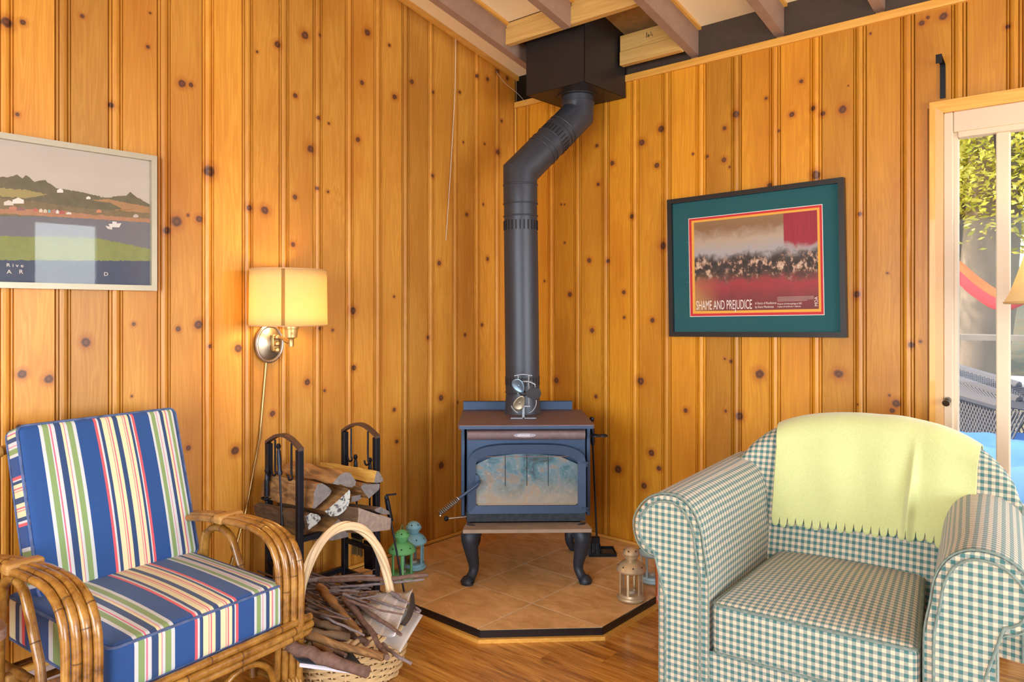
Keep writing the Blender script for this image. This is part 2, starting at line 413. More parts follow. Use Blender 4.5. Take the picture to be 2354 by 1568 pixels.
# ------------------------------------------------------------------ the room shell
SL = .213                                   # roof slope
def zp(y): return 2.805-SL*y                # underside of the ceiling boards
def zr(y): return 2.66-SL*y                 # underside of the rafters
KNL = """340,108,5 419,192,9 439,195,6 591,119,3.5 638,102,8 701,81,10 735,81,4 679,220,6 731,271,5 756,284,3 714,342,10 480,394,14 729,433,5 754,441,4 678,453,6 572,478,8 609,483,10 432,495,4 405,509,13 383,530,9 458,504,8 674,562,6 308,745,5 410,756,6 456,746,10 482,796,5 547,801,10 582,727,5 734,755,5 765,759,4 707,879,8 746,898,4 303,911,3 628,950,6
895,104,4 832,190,6 908,223,7 947,188,6 822,321,7 1057,212,4 1065,327,3 1096,175,5 1121,182,5 1143,164,6 1166,180,5 1153,278,4 1114,331,3 1145,350,7 994,404,5 1111,470,3 1073,493,5 1121,595,5 995,212,4 812,714,9 814,846,6.5 906,682,3.5 1010,605,6 984,776,5 1014,915,8 906,942,5 912,1015,5 1014,1070,9 1108,747,4 1069,770,4 1052,925,3
13,51,13 53,51,7 40,263,5 189,37,5 255,242,7 198,787,11 50,860,10 112,872,10 35,1415,11 433,1030,6 541,1036,10 626,952,6 43,983,8 845,75,9 345,30,3"""
KNR = """1484,277,2 1519,297,8 1475,328,8 1497,348,2.5 1510,380,6 1372,335,4.5 1408,375,6 1375,424,5 1290,470,2.5 1298,470,2 1453,498,6 1504,520,3 1525,565,9 1298,558,3 1354,599,6 1397,600,5 1494,607,3 1310,677,6 1434,672,5 1435,730,4 1500,736,6 1535,737,5 1361,760,6 1482,790,3 1279,875,7 1472,876,9 1370,912,5 1576,944,6 1509,974,4 1497,1041,8 1421,1079,10 1515,1077,6 1481,1117,8 1480,1137,4
1629,162,2 1683,175,3 1761,226,4 1692,263,8 1666,295,5 1842,187,5 1820,263,6 1870,249,6 1892,261,6 1938,252,9 1950,197,2 1790,301,3 1664,368,6 1626,360,4 1677,384,3 1769,426,6 1876,402,10 2001,77,3 2124,420,9 1593,354,3 1666,825,3 1680,831,4 1668,945,4 1700,957,9 1745,860,11 1928,860,11 2095,793,7 2060,928,9 2051,944,6 2045,909,3 1972,930,2.5 1970,677,9 1977,492,5 2169,38,10 2133,40,4 2119,53,7 2317,61,6 2040,628,3"""
def knots(txt, fn, ax):
    o = []
    for k in txt.split():
        px, py, r = map(float, k.split(',')); p = fn(px, py); dep = (p-CAM).dot(Vector((*FW, 0)))
        o.append((p[ax], p.z, r*dep/F*1.0))
    return o
def board_profile(w, flip):
    q = w/.19
    m = [(0, .013), (.003, 0), (.010, 0), (.0125, .008), (.015, .001), (.019, -.002), (.028, -.004), (.037, -.002), (.041, .001), (.0435, .008), (.046, 0), (.050, 0), (.0525, .008), (.055, 0)]
    p = [(a*q, b) for a, b in m]+[(w-.003, 0), (w, .013)]
    if flip: p = [(w-a, b) for a, b in reversed(p)]
    return p
def board(parent, mat, u0, w, z0, z1a, z1b, place, flip, kn):
    """one pine board: local x across, z up, face towards local -y"""
    P = board_profile(w, flip); n = len(P); mb = MB(); T = .018
    vs = [(a, b, z0) for a, b in P]+[(a, b, z1a+(z1b-z1a)*a/w) for a, b in P]
    vs += [(0, T, z0), (w, T, z0), (0, T, z1a), (w, T, z1b)]
    fs = [(i, i+1, n+i+1, n+i) for i in range(n-1)]
    b = 2*n
    fs += [(b, 0, n, b+2), (n-1, b+1, b+3, 2*n-1), tuple(range(n-1, -1, -1))+(b, b+1), tuple(range(n, 2*n))+(b+3, b+2)]
    mb.add(vs, fs); o = mb.build('board', mat, parent); place(o, u0)
    mine = sorted([k for k in kn if u0-.02 < k[0] < u0+w+.02 and z0-.1 < k[1] < z1a+.3], key=lambda k: -k[2])[:9]
    r = random.Random(int(u0*1000)+9)
    while len(mine) < 2: mine.append((u0+w*r.uniform(.3, .9), r.uniform(.2, 2.4), r.uniform(.006, .012)))
    for i in range(9):
        k = mine[i] if i < len(mine) else (u0-5., -9., .001)
        o['k%d' % i] = (float(k[0]-u0), float(k[1]), float(k[2]))
    return o
# left wall (plane x = 0)
wl_ = struct(MB().add([(-.02, .1, -.05), (-.02, -6.3, -.05), (-.02, -6.3, zp(-6.3)+.2), (-.02, .1, zp(.1)+.2), (-.14, .1, -.05), (-.14, -6.3, -.05), (-.14, -6.3, zp(-6.3)+.2), (-.14, .1, zp(.1)+.2)],
     [(0, 1, 2, 3), (7, 6, 5, 4), (0, 4, 5, 1), (3, 2, 6, 7), (0, 3, 7, 4), (1, 5, 6, 2)]).build('wall_left', PLAIN))
knl = knots(KNL, onx, 1); knr = knots(KNR, ony, 0)
def placeL(o, u): o.location = (0, u, 0); o.rotation_euler = (0, 0, math.pi/2)
Y0 = [-2.754-.1825*k for k in range(6, 0, -1)]+[-2.754, -2.572, -2.39, -2.206, -2.021, -1.84, -1.659, -1.478, -1.292, -1.114, -.927, -.743, -.552, -.373, -.195, -.004]
for a, b in zip(Y0, Y0[1:]):
    board(wl_, PINE_L, a, b-a, .02, zp(a)-.005, zp(b)-.005, placeL, False, knl)
# right wall (plane y = 0) with the sliding door opening
wr_ = MB()
for a, b in (((-.14, .02, -.05), (2.36, .14, 2.95)), ((2.36, .02, 2.16), (4.3, .14, 2.95)), ((4.3, .02, -.05), (6.3, .14, 2.95))): wr_.bb(a, b)
wr_ = struct(wr_.build('wall_right', PLAIN))
def placeR(o, u): o.location = (u, 0, 0)
X0 = [.004, .113, .31, .506, .702, .895, 1.092, 1.292, 1.482, 1.677, 1.87, 2.061, 2.254]
for a, b in zip(X0, X0[1:]): board(wr_, PINE_R, a, b-a, .02, 2.615, 2.615, placeR, True, knr)
board(wr_, PINE_R, 2.254, .07, .02, 2.19, 2.19, placeR, True, [])
X1 = [2.254, 2.446, 2.637, 2.83, 3.02, 3.21, 3.4, 3.6, 3.79, 3.98, 4.17, 4.36]
for a, b in zip(X1, X1[1:]): board(wr_, PINE_R, a, b-a, 2.19, 2.615, 2.615, placeR, True, knr)
for k in range(10): board(wr_, PINE_R, 4.36+.19*k, .19, .02, 2.615, 2.615, placeR, True, [])
# back walls with window openings
def wall_open(name, fn, length, openings, top):
    mb = MB(); x = 0
    for (a, b, z0, z1) in openings+[(length, length, 0, 0)]:
        if a > x: mb.prism([(x, -.05), (a, -.05), (a, top(a)), (x, top(x))], fn, 0, .12)
        if b > a:
            mb.prism([(a, -.05), (b, -.05), (b, z0), (a, z0)], fn, 0, .12)
            mb.prism([(a, z1), (b, z1), (b, top(b)), (a, top(a))], fn, 0, .12)
        x = b
    return struct(mb.build(name, PLAIN))
SO = [(.9, 2.85, .45, 2.45), (2.95, 4.9, .45, 2.45)]
EO = [(2.5, 5.02, .35, 2.36), (5.26, 6.0, .35, 2.36)]
fS = lambda u, v, d: (u, -6.2-d, v); fE = lambda u, v, d: (6.2+d, -6.2+u, v)
wall_open('wall_back', fS, 6.2, SO, lambda u: zp(-6.2)+.2); wall_open('wall_opposite', fE, 6.2, EO, lambda u: zp(-6.2+u)+.2)
for k, (fn, ops) in enumerate(((fS, SO), (fE, EO))):
    for j, (a, b, z0, z1) in enumerate(ops):
        o = MB(); fw_ = .06
        for q in ([(a, z0), (b, z0), (b, z0+fw_), (a, z0+fw_)], [(a, z1-fw_), (b, z1-fw_), (b, z1), (a, z1)], [(a, z0), (a+fw_, z0), (a+fw_, z1), (a, z1)], [(b-fw_, z0), (b, z0), (b, z1), (b-fw_, z1)]):
            o.prism(q, fn, .0, .06)
        f = struct(o.build('window_%d' % (2*k+j+1), WHITE))
        MB().prism([(a+.05, z0+.05), (b-.05, z0+.05), (b-.05, z1-.05), (a+.05, z1-.05)], fn, .025, .031).build('pane', GLASSY, f)
# floor: slab and single planks
fl = struct(MB().bb((-.1, -6.3, -.12), (6.3, .12, -.012)).build('floor', FLOORM))
HE = [(0.02, -1.345), (.975, -1.345), (1.33, -1.0), (1.33, -.0), (0.02, 0)]
r = random.Random(3); y = -.0; row = 0
while y > -3.9:
    x = -.25-r.uniform(0, .9)
    while x < 3.9:
        L = r.uniform(.9, 1.3); a, b = max(x, .0), min(x+L, 3.9)
        inh = y > -.95 and b < 1.31
        if b-a > .05 and not inh:
            m = MB(); e = .0012; W_ = .118
            m.add([(e, e, 0), (b-a-e, e, 0), (b-a-e, W_-e, 0), (e, W_-e, 0), (0, 0, -.003), (b-a, 0, -.003), (b-a, W_, -.003), (0, W_, -.003), (0, 0, -.011), (b-a, 0, -.011), (b-a, W_, -.011), (0, W_, -.011)],
                  [(0, 1, 2, 3)]+[(i+4, (i+1) % 4+4, (i+1) % 4, i) for i in range(4)]+[(i+8, (i+1) % 4+8, (i+1) % 4+4, i+4) for i in range(4)])
            o = m.build('plank', FLOORM, fl); o.location = (a, y-W_, 0)
        x += L
    y -= .118; row += 1
# hearth: raised, tiled, with dark edge strip and pine moulding
def clip_poly(poly, ax, v, keep_less):
    o = []; n = len(poly)
    for i in range(n):
        a, b = poly[i], poly[(i+1) % n]
        ia = (a[ax] <= v) if keep_less else (a[ax] >= v); ib = (b[ax] <= v) if keep_less else (b[ax] >= v)
        if ia: o.append(a)
        if ia != ib:
            t = (v-a[ax])/(b[ax]-a[ax]); o.append((a[0]+t*(b[0]-a[0]), a[1]+t*(b[1]-a[1])))
    return o
h = MB().prism(HE, lambda u, v, d: (u, v, d), .0, .0449).build('hearth', GROUT); struct(h)
TX = [.02, .262, .611, .96, 1.34]; TY = [-1.36, -1.0, -.638, -.276, .001]
for i in range(4):
    for j in range(4):
        g = .0034; p = HE
        for ax, v, k in ((0, TX[i]+g, False), (0, TX[i+1]-g, True), (1, TY[j]+g, False), (1, TY[j+1]-g, True)):
            p = clip_poly(p, ax, v, k) if p else p
        if len(p) > 2: MB().prism(p, lambda u, v, d: (u, v, d), .0395, .0455).build('tile', TILE, h, bevel=.0015)
DEDGE = simple('dark_hearth_edge', (.012, .010, .012), .3)
def edge_strip(name, poly, off, z0, z1, mat, par):
    """strip along the three free edges of the hearth"""
    c = Vector((.45, -.45)); n = []
    E = [Vector(q) for q in ((0.02, -1.345), (.975, -1.345), (1.33, -1.0), (1.33, -.0))]
    for i in range(3):
        a, b = E[i], E[i+1]; t = (b-a).normalized(); nn = Vector((t.y, -t.x))
        def mit(k):
            if k in (0, 3): return nn
            t0 = (E[k]-E[k-1]).normalized(); t1 = (E[k+1]-E[k]).normalized(); n0 = Vector((t0.y, -t0.x)); n1 = Vector((t1.y, -t1.x))
            s = (n0+n1).normalized(); return s/s.dot(n0)
        m0, m1 = mit(i), mit(i+1)
        q = [a+m0*off[0], b+m1*off[0], b+m1*off[1], a+m0*off[1]]
        MB().prism([(v.x, v.y) for v in q], lambda u, v, d: (u, v, d), z0, z1).build(name, mat, par, bevel=.002)
edge_strip('edge_strip', HE, (0, .006), .014, .044, DEDGE, h)
edge_strip('pine_moulding', HE, (.002, .022), .0, .016, TRIM['x'], h)
# mouldings
def moulding(name, a, b, mat, bev=.004): return struct(MB().bb(a, b).build(name, mat, bevel=bev))
moulding('trim_1', (.004, -.018, .046), (1.36, -.004, .062), TRIM['x'])
moulding('trim_2', (.004, -1.345, .046), (.018, -.018, .062), TRIM['y'])
moulding('baseboard_left', (.004, -3.8, .0), (.016, -1.36, .056), BASEB)
moulding('trim_3', (.004, -3.8, .056), (.020, -1.36, .075), TRIM['y'])
moulding('baseboard_right', (1.36, -.018, .0), (2.32, -.004, .05), TRIM['x'])
moulding('trim_4', (.004, -.020, 2.603), (6.2, .004, 2.640), TRIM['x'])        # cap of the low wall
moulding('trim_5', (.004, -.016, .06), (.016, -.004, 2.603), TRIM['z'], .003)    # corner bead
o = MB().prism([(.10, zp(.10)-.026), (-6.2, zp(-6.2)-.026), (-6.2, zp(-6.2)), (.10, zp(.10))], lambda u, v, d: (d, u, v), .004, .024).build('trim_6', TRIM['y'], bevel=.003); struct(o)
# ceiling: roof deck, cream boards between rafters, rafters, blocking
yA, yB = .16, -6.3
def slab(x0, x1, ya, yb, zf, t, name, mat, par):
    return MB().prism([(ya, zf(ya)), (yb, zf(yb)), (yb, zf(yb)+t), (ya, zf(ya)+t)], lambda u, v, d: (d, u, v), x0, x1).build(name, mat, par)
ce = struct(slab(-.14, 6.3, yA, yB, lambda y: zp(y)+.05, .08, 'ceiling', PLY, None))
RX = [.335+.445*k for k in range(14)]
for k, x in enumerate(RX):
    yf = -.502 if k == 1 else .02
    slab(x-.023, x+.023, yf, -6.2, zr, .19, 'rafter', BROWN, ce)
xs = [.004]+RX+[6.2]
for k in range(len(xs)-1):
    a = xs[k]+(.02 if k else 0); b = xs[k+1]-.02
    y0 = -.49 if k in (1, 2) else .015
    slab(a, b, y0, -6.2, zp, .012, 'ceiling_board', PANEL, ce)
    if k > 0: slab(a+.003, a+.019, y0, -6.2, lambda y: zp(y)-.016, .016, 'pine_strip', TRIM['y'], ce)
    if k not in (1, 2): MB().bb((a, .006, 2.642), (b, .03, zp(0)+.01)).build('blocking_and_shade', DBROWN, ce)
MB().bb((RX[0]+.024, .006, 2.642), (RX[2]-.024, .018, zp(0)+.05)).build('blocking_and_shade', DBROWN, ce)  # dark sheet added to paint the shade of the gap behind the headers
MB().bb((.004, .006, 2.642), (RX[0]-.024, .0062, zp(0)+.01)).build('blocking_and_shade', DBROWN, ce)
# raw timber framing of the chimney opening
MB().bb((RX[0]+.024, -.50, 2.785), (RX[2]-.024, -.462, 2.875)).build('header', RAW, ce, bevel=.002)
MB().bb((RX[0]+.024, -.492, 2.877), (RX[2]-.024, -.462, 2.905)).build('header', RAW, ce, bevel=.002)
MB().bb((.835, -.10, 2.668), (RX[2]-.024, -.062, 2.742)).build('header', RAW, ce, bevel=.002)
MB().bb((.835, -.096, 2.744), (RX[2]-.024, -.062, 2.83)).build('header', RAW, ce, bevel=.002)
for (x, z, w, hh) in ((1.0, 2.78, .004, .03), (1.012, 2.78, .004, .018), (1.006, 2.787, .016, .003), (1.026, 2.786, .003, .02), (1.034, 2.78, .003, .014)):
    MB().bb((x, -.0966, z), (x+w, -.0962, z+hh)).build('pencil_mark', INK, ce)
# sliding door in the right wall
dr = MB().bb((2.366, -.012, 0), (2.400, .11, 2.158)).bb((4.2, -.012, 0), (4.25, .11, 2.158)).bb((2.4005, -.012, 2.074), (4.1995, .11, 2.158)).bb((2.4005, -.012, -.01), (4.1995, .11, .03)).build('door_1', WHITE, bevel=.004); struct(dr)
MB().bb((2.40, .01, .03), (2.413, .05, 2.074)).build('stop', WHITE, dr)
MB().bb((2.415, .0, 2.052), (4.2, .055, 2.078)).build('head_track', WHITE, dr, bevel=.003)
for k, (a, b, yy) in enumerate(((2.545, 2.592, .02), (3.35, 3.42, .02), (3.33, 3.40, .065), (4.13, 4.2, .065))): MB().bb((a, yy, .03), (b, yy+.035, 2.06)).build('stile', WHITE, dr, bevel=.004)
MB().bb((2.545, .02, .03), (3.42, .055, .13)).build('bottom_rail', WHITE, dr)
MB().bb((2.40, .036, .03), (2.545, .040, 2.06)).bb((2.592, .036, .13), (3.35, .040, 2.06)).bb((3.40, .08, .03), (4.13, .084, 2.06)).build('pane', DOORGLASS, dr)
MB().add([(2.545, .06, 2.06), (2.53, .06, 2.06), (2.545, .06, 1.9), (2.545, .075, 2.06), (2.53, .075, 2.06), (2.545, .075, 1.9)], [(0, 1, 2), (5, 4, 3), (0, 3, 4, 1), (1, 4, 5, 2), (2, 5, 3, 0)]).build('screen_flap', DBROWN, dr)
MB().tube([(2.382, -.015, .965), (2.382, -.035, .965)], .013, 12).tube([(2.382, -.03, .965), (2.382, -.055, .955)], [.010, .014], 12).build('latch_knob', simple('bronze_knob', (.10, .07, .05), .35, .8), dr, True)
def casing(name, poly, mat):  # profiled casing: two steps
    struct(MB().prism(poly, lambda u, v, d: (u, d, v), -.022, .0).build(name, mat, bevel=.004))
casing('trim_7', [(2.315, .0), (2.338, .0), (2.338, 2.185), (2.315, 2.209)], TRIM['z']); casing('trim_8', [(2.338, .0), (2.366, .0), (2.366, 2.158), (2.338, 2.185)], simple('pale_casing', (.68, .40, .16), .35))
casing('trim_9', [(2.315, 2.209), (2.338, 2.185), (4.3, 2.185), (4.3, 2.209)], TRIM['x']); casing('trim_10', [(2.338, 2.185), (2.366, 2.158), (4.3, 2.158), (4.3, 2.185)], TRIM['x'])
# ------------------------------------------------------------------ wood stove
HZ = .0455
LEGM = simple('dark_cast_iron', (.032, .04, .056), .5, .3, var=.3, vs=12, bump=.15, bs=200)
RS = math.radians(42.5)
st = thing('wood_stove', 'black cast wood stove with arched glass door standing on the tiled hearth', 'stove', (.773, -.816, HZ), RS)
def Z(z): return z-HZ
def arch(x0, x1, z0, zs, zt, n=14, rc=.02):
    """outline: flat bottom, straight sides, flat arch on top with rounded shoulders"""
    p = [(x0, z0+rc), (x0+rc*.3, z0+rc*.3), (x0+rc, z0), (x1-rc, z0), (x1-rc*.3, z0+rc*.3), (x1, z0+rc)]
    cx, hw = (x0+x1)/2, (x1-x0)/2
    for i in range(n+1):
        a = math.pi*i/n; c = math.cos(a)
        p.append((cx+hw*math.copysign(abs(c)**.55, c), zs+(zt-zs)*math.sin(a)**.8 if 0 < i < n else zs))
    return p
MB().bb((-.285, .03, Z(.335)), (.287, .50, Z(.775))).build('body', STOVE, st, bevel=.006)
for s_ in (-1, 1): MB().bb((s_*.294, .045, Z(.345)), (s_*.312, .49, Z(.772))).build('side_shield', STOVE, st, bevel=.004)
MB().prism([(-.318, -.015), (.318, -.015), (.325, .0), (.325, .52), (-.325, .52), (-.325, .0)], lambda u, v, d: (u, v, Z(d)), .776, .792).build('top_plate', SDUST, st, bevel=.004)
MB().bb((-.318, -.017, Z(.774)), (.318, -.0152, Z(.788))).build('top_edge', STOVE, st)
MB().bb((-.322, .515, Z(.792)), (.275, .523, Z(.842))).bb((-.322, .505, Z(.838)), (.275, .523, Z(.842))).build('rear_flange', STOVE, st, bevel=.002)
# brow ledge with curved underside
pr = [(.03, .768), (-.012, .764), (-.022, .755), (-.02, .735), (-.008, .722), (.03, .716)]
MB().prism(pr, lambda u, v, d: (d, u, Z(v)), -.280, .280).build('brow_ledge', SDUST, st, bevel=.006)
pl = MB(); pl.prism([(.028*1.9*math.cos(a), .0105*math.sin(a)) for a in [2*math.pi*k/24 for k in range(24)]], lambda u, v, d: (u-.008, d, Z(.746)+v), -.0265, -.019)
pl = pl.build('name_plate', simple('pewter_plate', (.30, .29, .33), .45, .6), st, bevel=.001)
tm = text_mesh('LENNOX', .0125, 1.15); tm.transform(Matrix.Translation((-.035, 0, 0))); tm.transform(Matrix.Rotation(math.pi/2, 4, 'X')); tm.transform(Matrix.Translation((-.008, -.0268, Z(.7418)))); tm.materials.append(simple('plate_letters', (.8, .8, .82), .4))
lt = bpy.data.objects.new('lettering', tm); COL.objects.link(lt); lt.parent = pl
# door: frame ring with arched opening, notch for the handle
dm = MB(); O = arch(-.277, .283, .373, .605, .700, 18, .012); I = arch(-.240, .246, .410, .600, .655, 18, .008)
n = len(O)
for (d0, d1, A, B) in ((-.018, -.018, O, I),):
    vs = [(u, -.018, Z(v)) for u, v in O]+[(u, -.014, Z(v)) for u, v in I]+[(u, .03, Z(v)) for u, v in O]+[(u, .012, Z(v)) for u, v in I]
    fs = []
    for i in range(n):
        j = (i+1) % n
        fs += [(i, j, n+j, n+i), (i, 2*n+i, 2*n+j, j), (n+i, n+j, 3*n+j, 3*n+i)]
    dm.add(vs, fs)
door = dm.build('door', STOVE, st, True, 35)
MB().prism([(-.243+.02*math.sin(a)*1.0-.004, .525+.034*math.cos(a)) for a in [math.pi*k/12 for k in range(13)]], lambda u, v, d: (u+.006, d, Z(v)), -.0165, .012).build('handle_boss', STOVE, door, bevel=.004)
def sooty():
    t = NT('sooty_glass'); o = t.obj(); s = t.n('SeparateXYZ', {0: o})
    a = t.noise(t.map(o, (9, 9, 9)), 1., 5, .65, 1.); b = t.noise(t.map(o, (40, 40, 40)), 1., 4, .7)
    c = t.ramp(a, [(.30, (.03, .05, .06)), (.42, (.05, .16, .21)), (.52, (.12, .22, .27)), (.60, (.22, .20, .18)), (.75, (.14, .15, .12))])
    lowz = t.n('MapRange', {0: t.math('MULTIPLY_ADD', t.math('SUBTRACT', b, .5), .16, s.outputs[2]), 1: .36, 2: .50, 3: 1., 4: 0.}).outputs[0]
    c = t.mix(t.math('MULTIPLY', lowz, .75), c, (.46, .38, .28))
    c = t.mix(t.math('MULTIPLY', t.math('SUBTRACT', b, .56, clamp=True), 2.6), c, (.55, .52, .46))
    t.p(Base_Color=c, Roughness=.22, Coat_Weight=.6, Coat_Roughness=.05); return t.m
MB().prism([(-.245, .405), (.25, .405), (.25, .60), (.16, .64), (.0, .657), (-.16, .64), (-.245, .60)], lambda u, v, d: (u, d, Z(v)), .006, .011).build('glass_pane', sooty(), door)
MB().tube([(x, .002, Z(.411)) for x in (-.232, .0, .238)], .004, 6).build('gasket', simple('gasket_rope', (.45, .36, .26), .9, var=.4, vs=200), door)
for x in (-.1, .003, .105): MB().bb((x-.0012, .004, Z(.50)), (x+.0012, .0055, Z(.645))).build('firebrick_joint', SLOT, door)
MB().bb((-.225, .0035, Z(.638)), (.2, .0055, Z(.641))).build('baffle_edge', simple('rusty_edge', (.2, .12, .1), .7), door)
for z in (.60, .385): MB().tube([(.286, -.006, Z(z-.008)), (.286, -.006, Z(z+.012))], .008, 8).bb((.262, -.02, Z(z+.010)), (.296, .0, Z(z+.016))).build('hinge', STOVE, door, True)
hd = MB().tube(spline([(-.222, -.018, Z(.527)), (-.224, -.05, Z(.528)), (-.24, -.06, Z(.515)), (-.318, -.075, Z(.462))], 5), .0068, 10).build('handle', STOVE, st, True)
A = Vector((-.318, -.075, Z(.462))); B = Vector((-.408, -.09, Z(.396))); ax = (B-A).normalized(); e1 = ax.orthogonal().normalized(); e2 = ax.cross(e1)
MB().tube([A+(B-A)*(k/120)+(e1*math.cos(k*2*math.pi/10)+e2*math.sin(k*2*math.pi/10))*.0125 for k in range(121)], .0026, 5).build('spring_grip', STEEL, hd, True)
MB().tube([A, B], .0055, 8).build('grip_core', BLACK, hd, True)
ar = MB().tube([(-.285, .02, Z(.350)), (-.372, -.005, Z(.349))], .004, 8).build('air_control_rod', STEEL, st, True)
MB().lathe([(.0001, -.0125), (.008, -.010), (.0125, 0), (.008, .010), (.0001, .0125)], 14, (-.38, -.007, Z(.349))).build('ball_knob', BLACK, ar, True)
MB().bb((-.284, .022, Z(.325)), (.286, .034, Z(.372))).build('ash_skirt', SASHY, st)
MB().prism([(-.300, -.085), (.304, -.085), (.290, .03), (-.286, .03)], lambda u, v, d: (u, v, Z(d)), .302, .318).build('ash_ledge', SASH, st, bevel=.006)
MB().bb((-.27, -.02, Z(.290)), (.27, .48, Z(.303))).build('base_plate', BLACK, st)
for sx in (-1, 1):
    for (yy, sc) in ((0., 1), (.43, -1)):
        P = spline([(sx*.252, yy+.012, Z(.288)), (sx*.268, yy-.012*sc, Z(.262)), (sx*.262, yy-.006*sc, Z(.20)), (sx*.250, yy+.006*sc, Z(.13)), (sx*.252, yy+.002*sc, Z(.095)), (sx*.268, yy-.016*sc, Z(.066)), (sx*.280, yy-.03*sc, Z(.0575)), (sx*.272, yy-.02*sc, Z(.0465))], 3)
        N_ = len(P); prof = [(0, .046), (.14, .044), (.3, .033), (.45, .025), (.6, .0215), (.72, .024), (.85, .033), (.95, .033), (1., .024)]
        def rad(t):
            for (a, ra), (b, rb) in zip(prof, prof[1:]):
                if t <= b: return ra+(rb-ra)*(t-a)/(b-a)
            return prof[-1][1]
        MB().tube(P, [rad(i/(N_-1)) for i in range(N_)], 12).build('leg', LEGM, st, True, 50)
# ring-shaped tool holder on the right flank
th = MB().tube([(.31, .06, Z(.735)), (.345, .03, Z(.735))], .006, 8)
for cx in (.338, .372):
    th.tube([(cx+.022*math.cos(a), .04+.022*math.sin(a), Z(.732)) for a in [2*math.pi*k/16 for k in range(16)]], .0045, 6, closed=True)
th.build('tool_holder', IRON, st, True)
# ------------------------------------------------------------------ stovepipe
pb = Vector((.5035, -.523, .792)); pe = Vector((.492, -.531, 2.067)); pu = Vector((.636, -.212, 2.413)); pt = Vector((.636, -.212, 2.53))
sp_ = thing('stovepipe', 'black stovepipe with two elbows rising from stove to ceiling box', 'stovepipe', pb)
rel = lambda p: Vector(p)-pb
di = (pu-pe).normalized()
def on1(z): return pb+(pe-pb)*((z-pb.z)/(pe.z-pb.z))
i1 = pe+di*.17; i2 = pu-di*.13
def cyl(name, pts, r, **k): return MB().tube([rel(p) for p in pts], r, 32, mitre=True, **k).build(name, PIPE, sp_, True, 35)
cyl('boot_collar', [on1(.793), on1(.80), on1(.90), on1(.905)], [.099, .096, .0885, .0885])
cyl('lower_section', [on1(.90), on1(1.75)], .0905)
cyl('upper_section', [on1(1.72), on1(1.905)], .0888)
cyl('elbow', [on1(1.90), pe, i1], .0905)
cyl('slanted_section', [i1-di*.012, i2+di*.012], .0892)
cyl('elbow', [i2, pu, pt-Vector((0, 0, .05))], .0905)
cyl('top_section', [pt-Vector((0, 0, .055)), pt], .087)
def ringat(c, d, r, t, name='seam_ring'):
    d = d.normalized(); MB().tube([rel(c-d*t), rel(c-d*t*.5), rel(c+d*t*.5), rel(c+d*t)], [r, r+.003, r+.003, r], 32, cap=False).build(name, PIPE, sp_, True, 60)
up1 = (pe-pb).normalized()
for z in (.905, 1.10-.12, 1.835, 1.90, 2.0): ringat(on1(z), up1, .0905, .004)
for q in (.15, .30, .55): ringat(i1+di*(q*.2-.02), di, .0905, .0035)
ringat(i2, di, .0905, .005); ringat(i2-di*.03, di, .0905, .003); ringat(pt-Vector((0, 0, .055)), Vector((0, 0, 1)), .0895, .004)
def slots(c, d, L, n=26):
    m = MB(); d = d.normalized(); a = d.orthogonal().normalized(); b = d.cross(a); R3 = Matrix((a, b, d)).transposed()
    for k in range(n):
        th_ = 2*math.pi*k/n; q = a*math.cos(th_)+b*math.sin(th_); Rr = Matrix((q, d.cross(q), d)).transposed()
        m.box(rel(c)+q*.0885, (.0062, .0042, L), rot=Rr)
    m.build('vent_slots', SLOT, sp_)
slots(on1(.965), up1, .046); slots(on1(1.785), up1, .05); slots(i2-di*.075, di, .042)
MB().bb(rel((.47, -.60, 2.06)), rel((.50, -.597, 2.08))).build('seam_tab', PIPE, sp_)
# ------------------------------------------------------------------ ceiling support box
bx = thing('chimney_box', 'square black metal support box hanging below the ceiling rafters', 'chimney box', (.625, -.2125, 2.514))
m = MB(); Hh = .195; zt = .46
m.bb((-Hh, -Hh, .0), (Hh, Hh, .004)); m.bb((-Hh, -Hh, .0), (-Hh+.004, Hh, zt)); m.bb((Hh-.004, -Hh, 0), (Hh, Hh, zt)); m.bb((-Hh, -Hh, 0), (Hh, -Hh+.004, zt)); m.bb((-Hh, Hh-.004, 0), (Hh, Hh, zt)); m.bb((-Hh, -Hh, zt-.05), (Hh, Hh, zt-.046))
m.build('shell', BOXM, bx)
m = MB()
for s_ in (-1, 1): m.bb((-Hh-.001, s_*Hh-.001, 0), (Hh+.001, s_*Hh+.001, .028)); m.bb((s_*Hh-.001, -Hh-.001, 0), (s_*Hh+.001, Hh+.001, .028))
m.build('bottom_flange', BOXM, bx)
MB().lathe([(.088, -.004), (.112, -.004), (.112, 0), (.088, 0)], 32, (.011, .0, 0)).build('pipe_collar', BOXM, bx, True)
WEB = simple('cobweb_silk', (.62, .55, .45), .8)
def web(pts, name='cobweb', lab=None, r=.0011):
    o = MB().tube(spline(pts, 5), r, 4).build(name, WEB); return tag(o, lab, 'cobweb')
web([onx(1048, 80, .012), onx(1046, 200, .008), onx(1041, 300, .008), onx(1034, 420, .008), onx(1025, 553, .008)], 'hanging_thread', 'long pale thread hanging down the left pine wall from the rake moulding', .0022)
web([onx(1140, 163, .02), onx(1160, 190, .03), ony(1190, 215, -.06), ony(1208, 236, -.03)], 'cobweb', 'dusty cobweb strand across the dark gap in the upper corner')
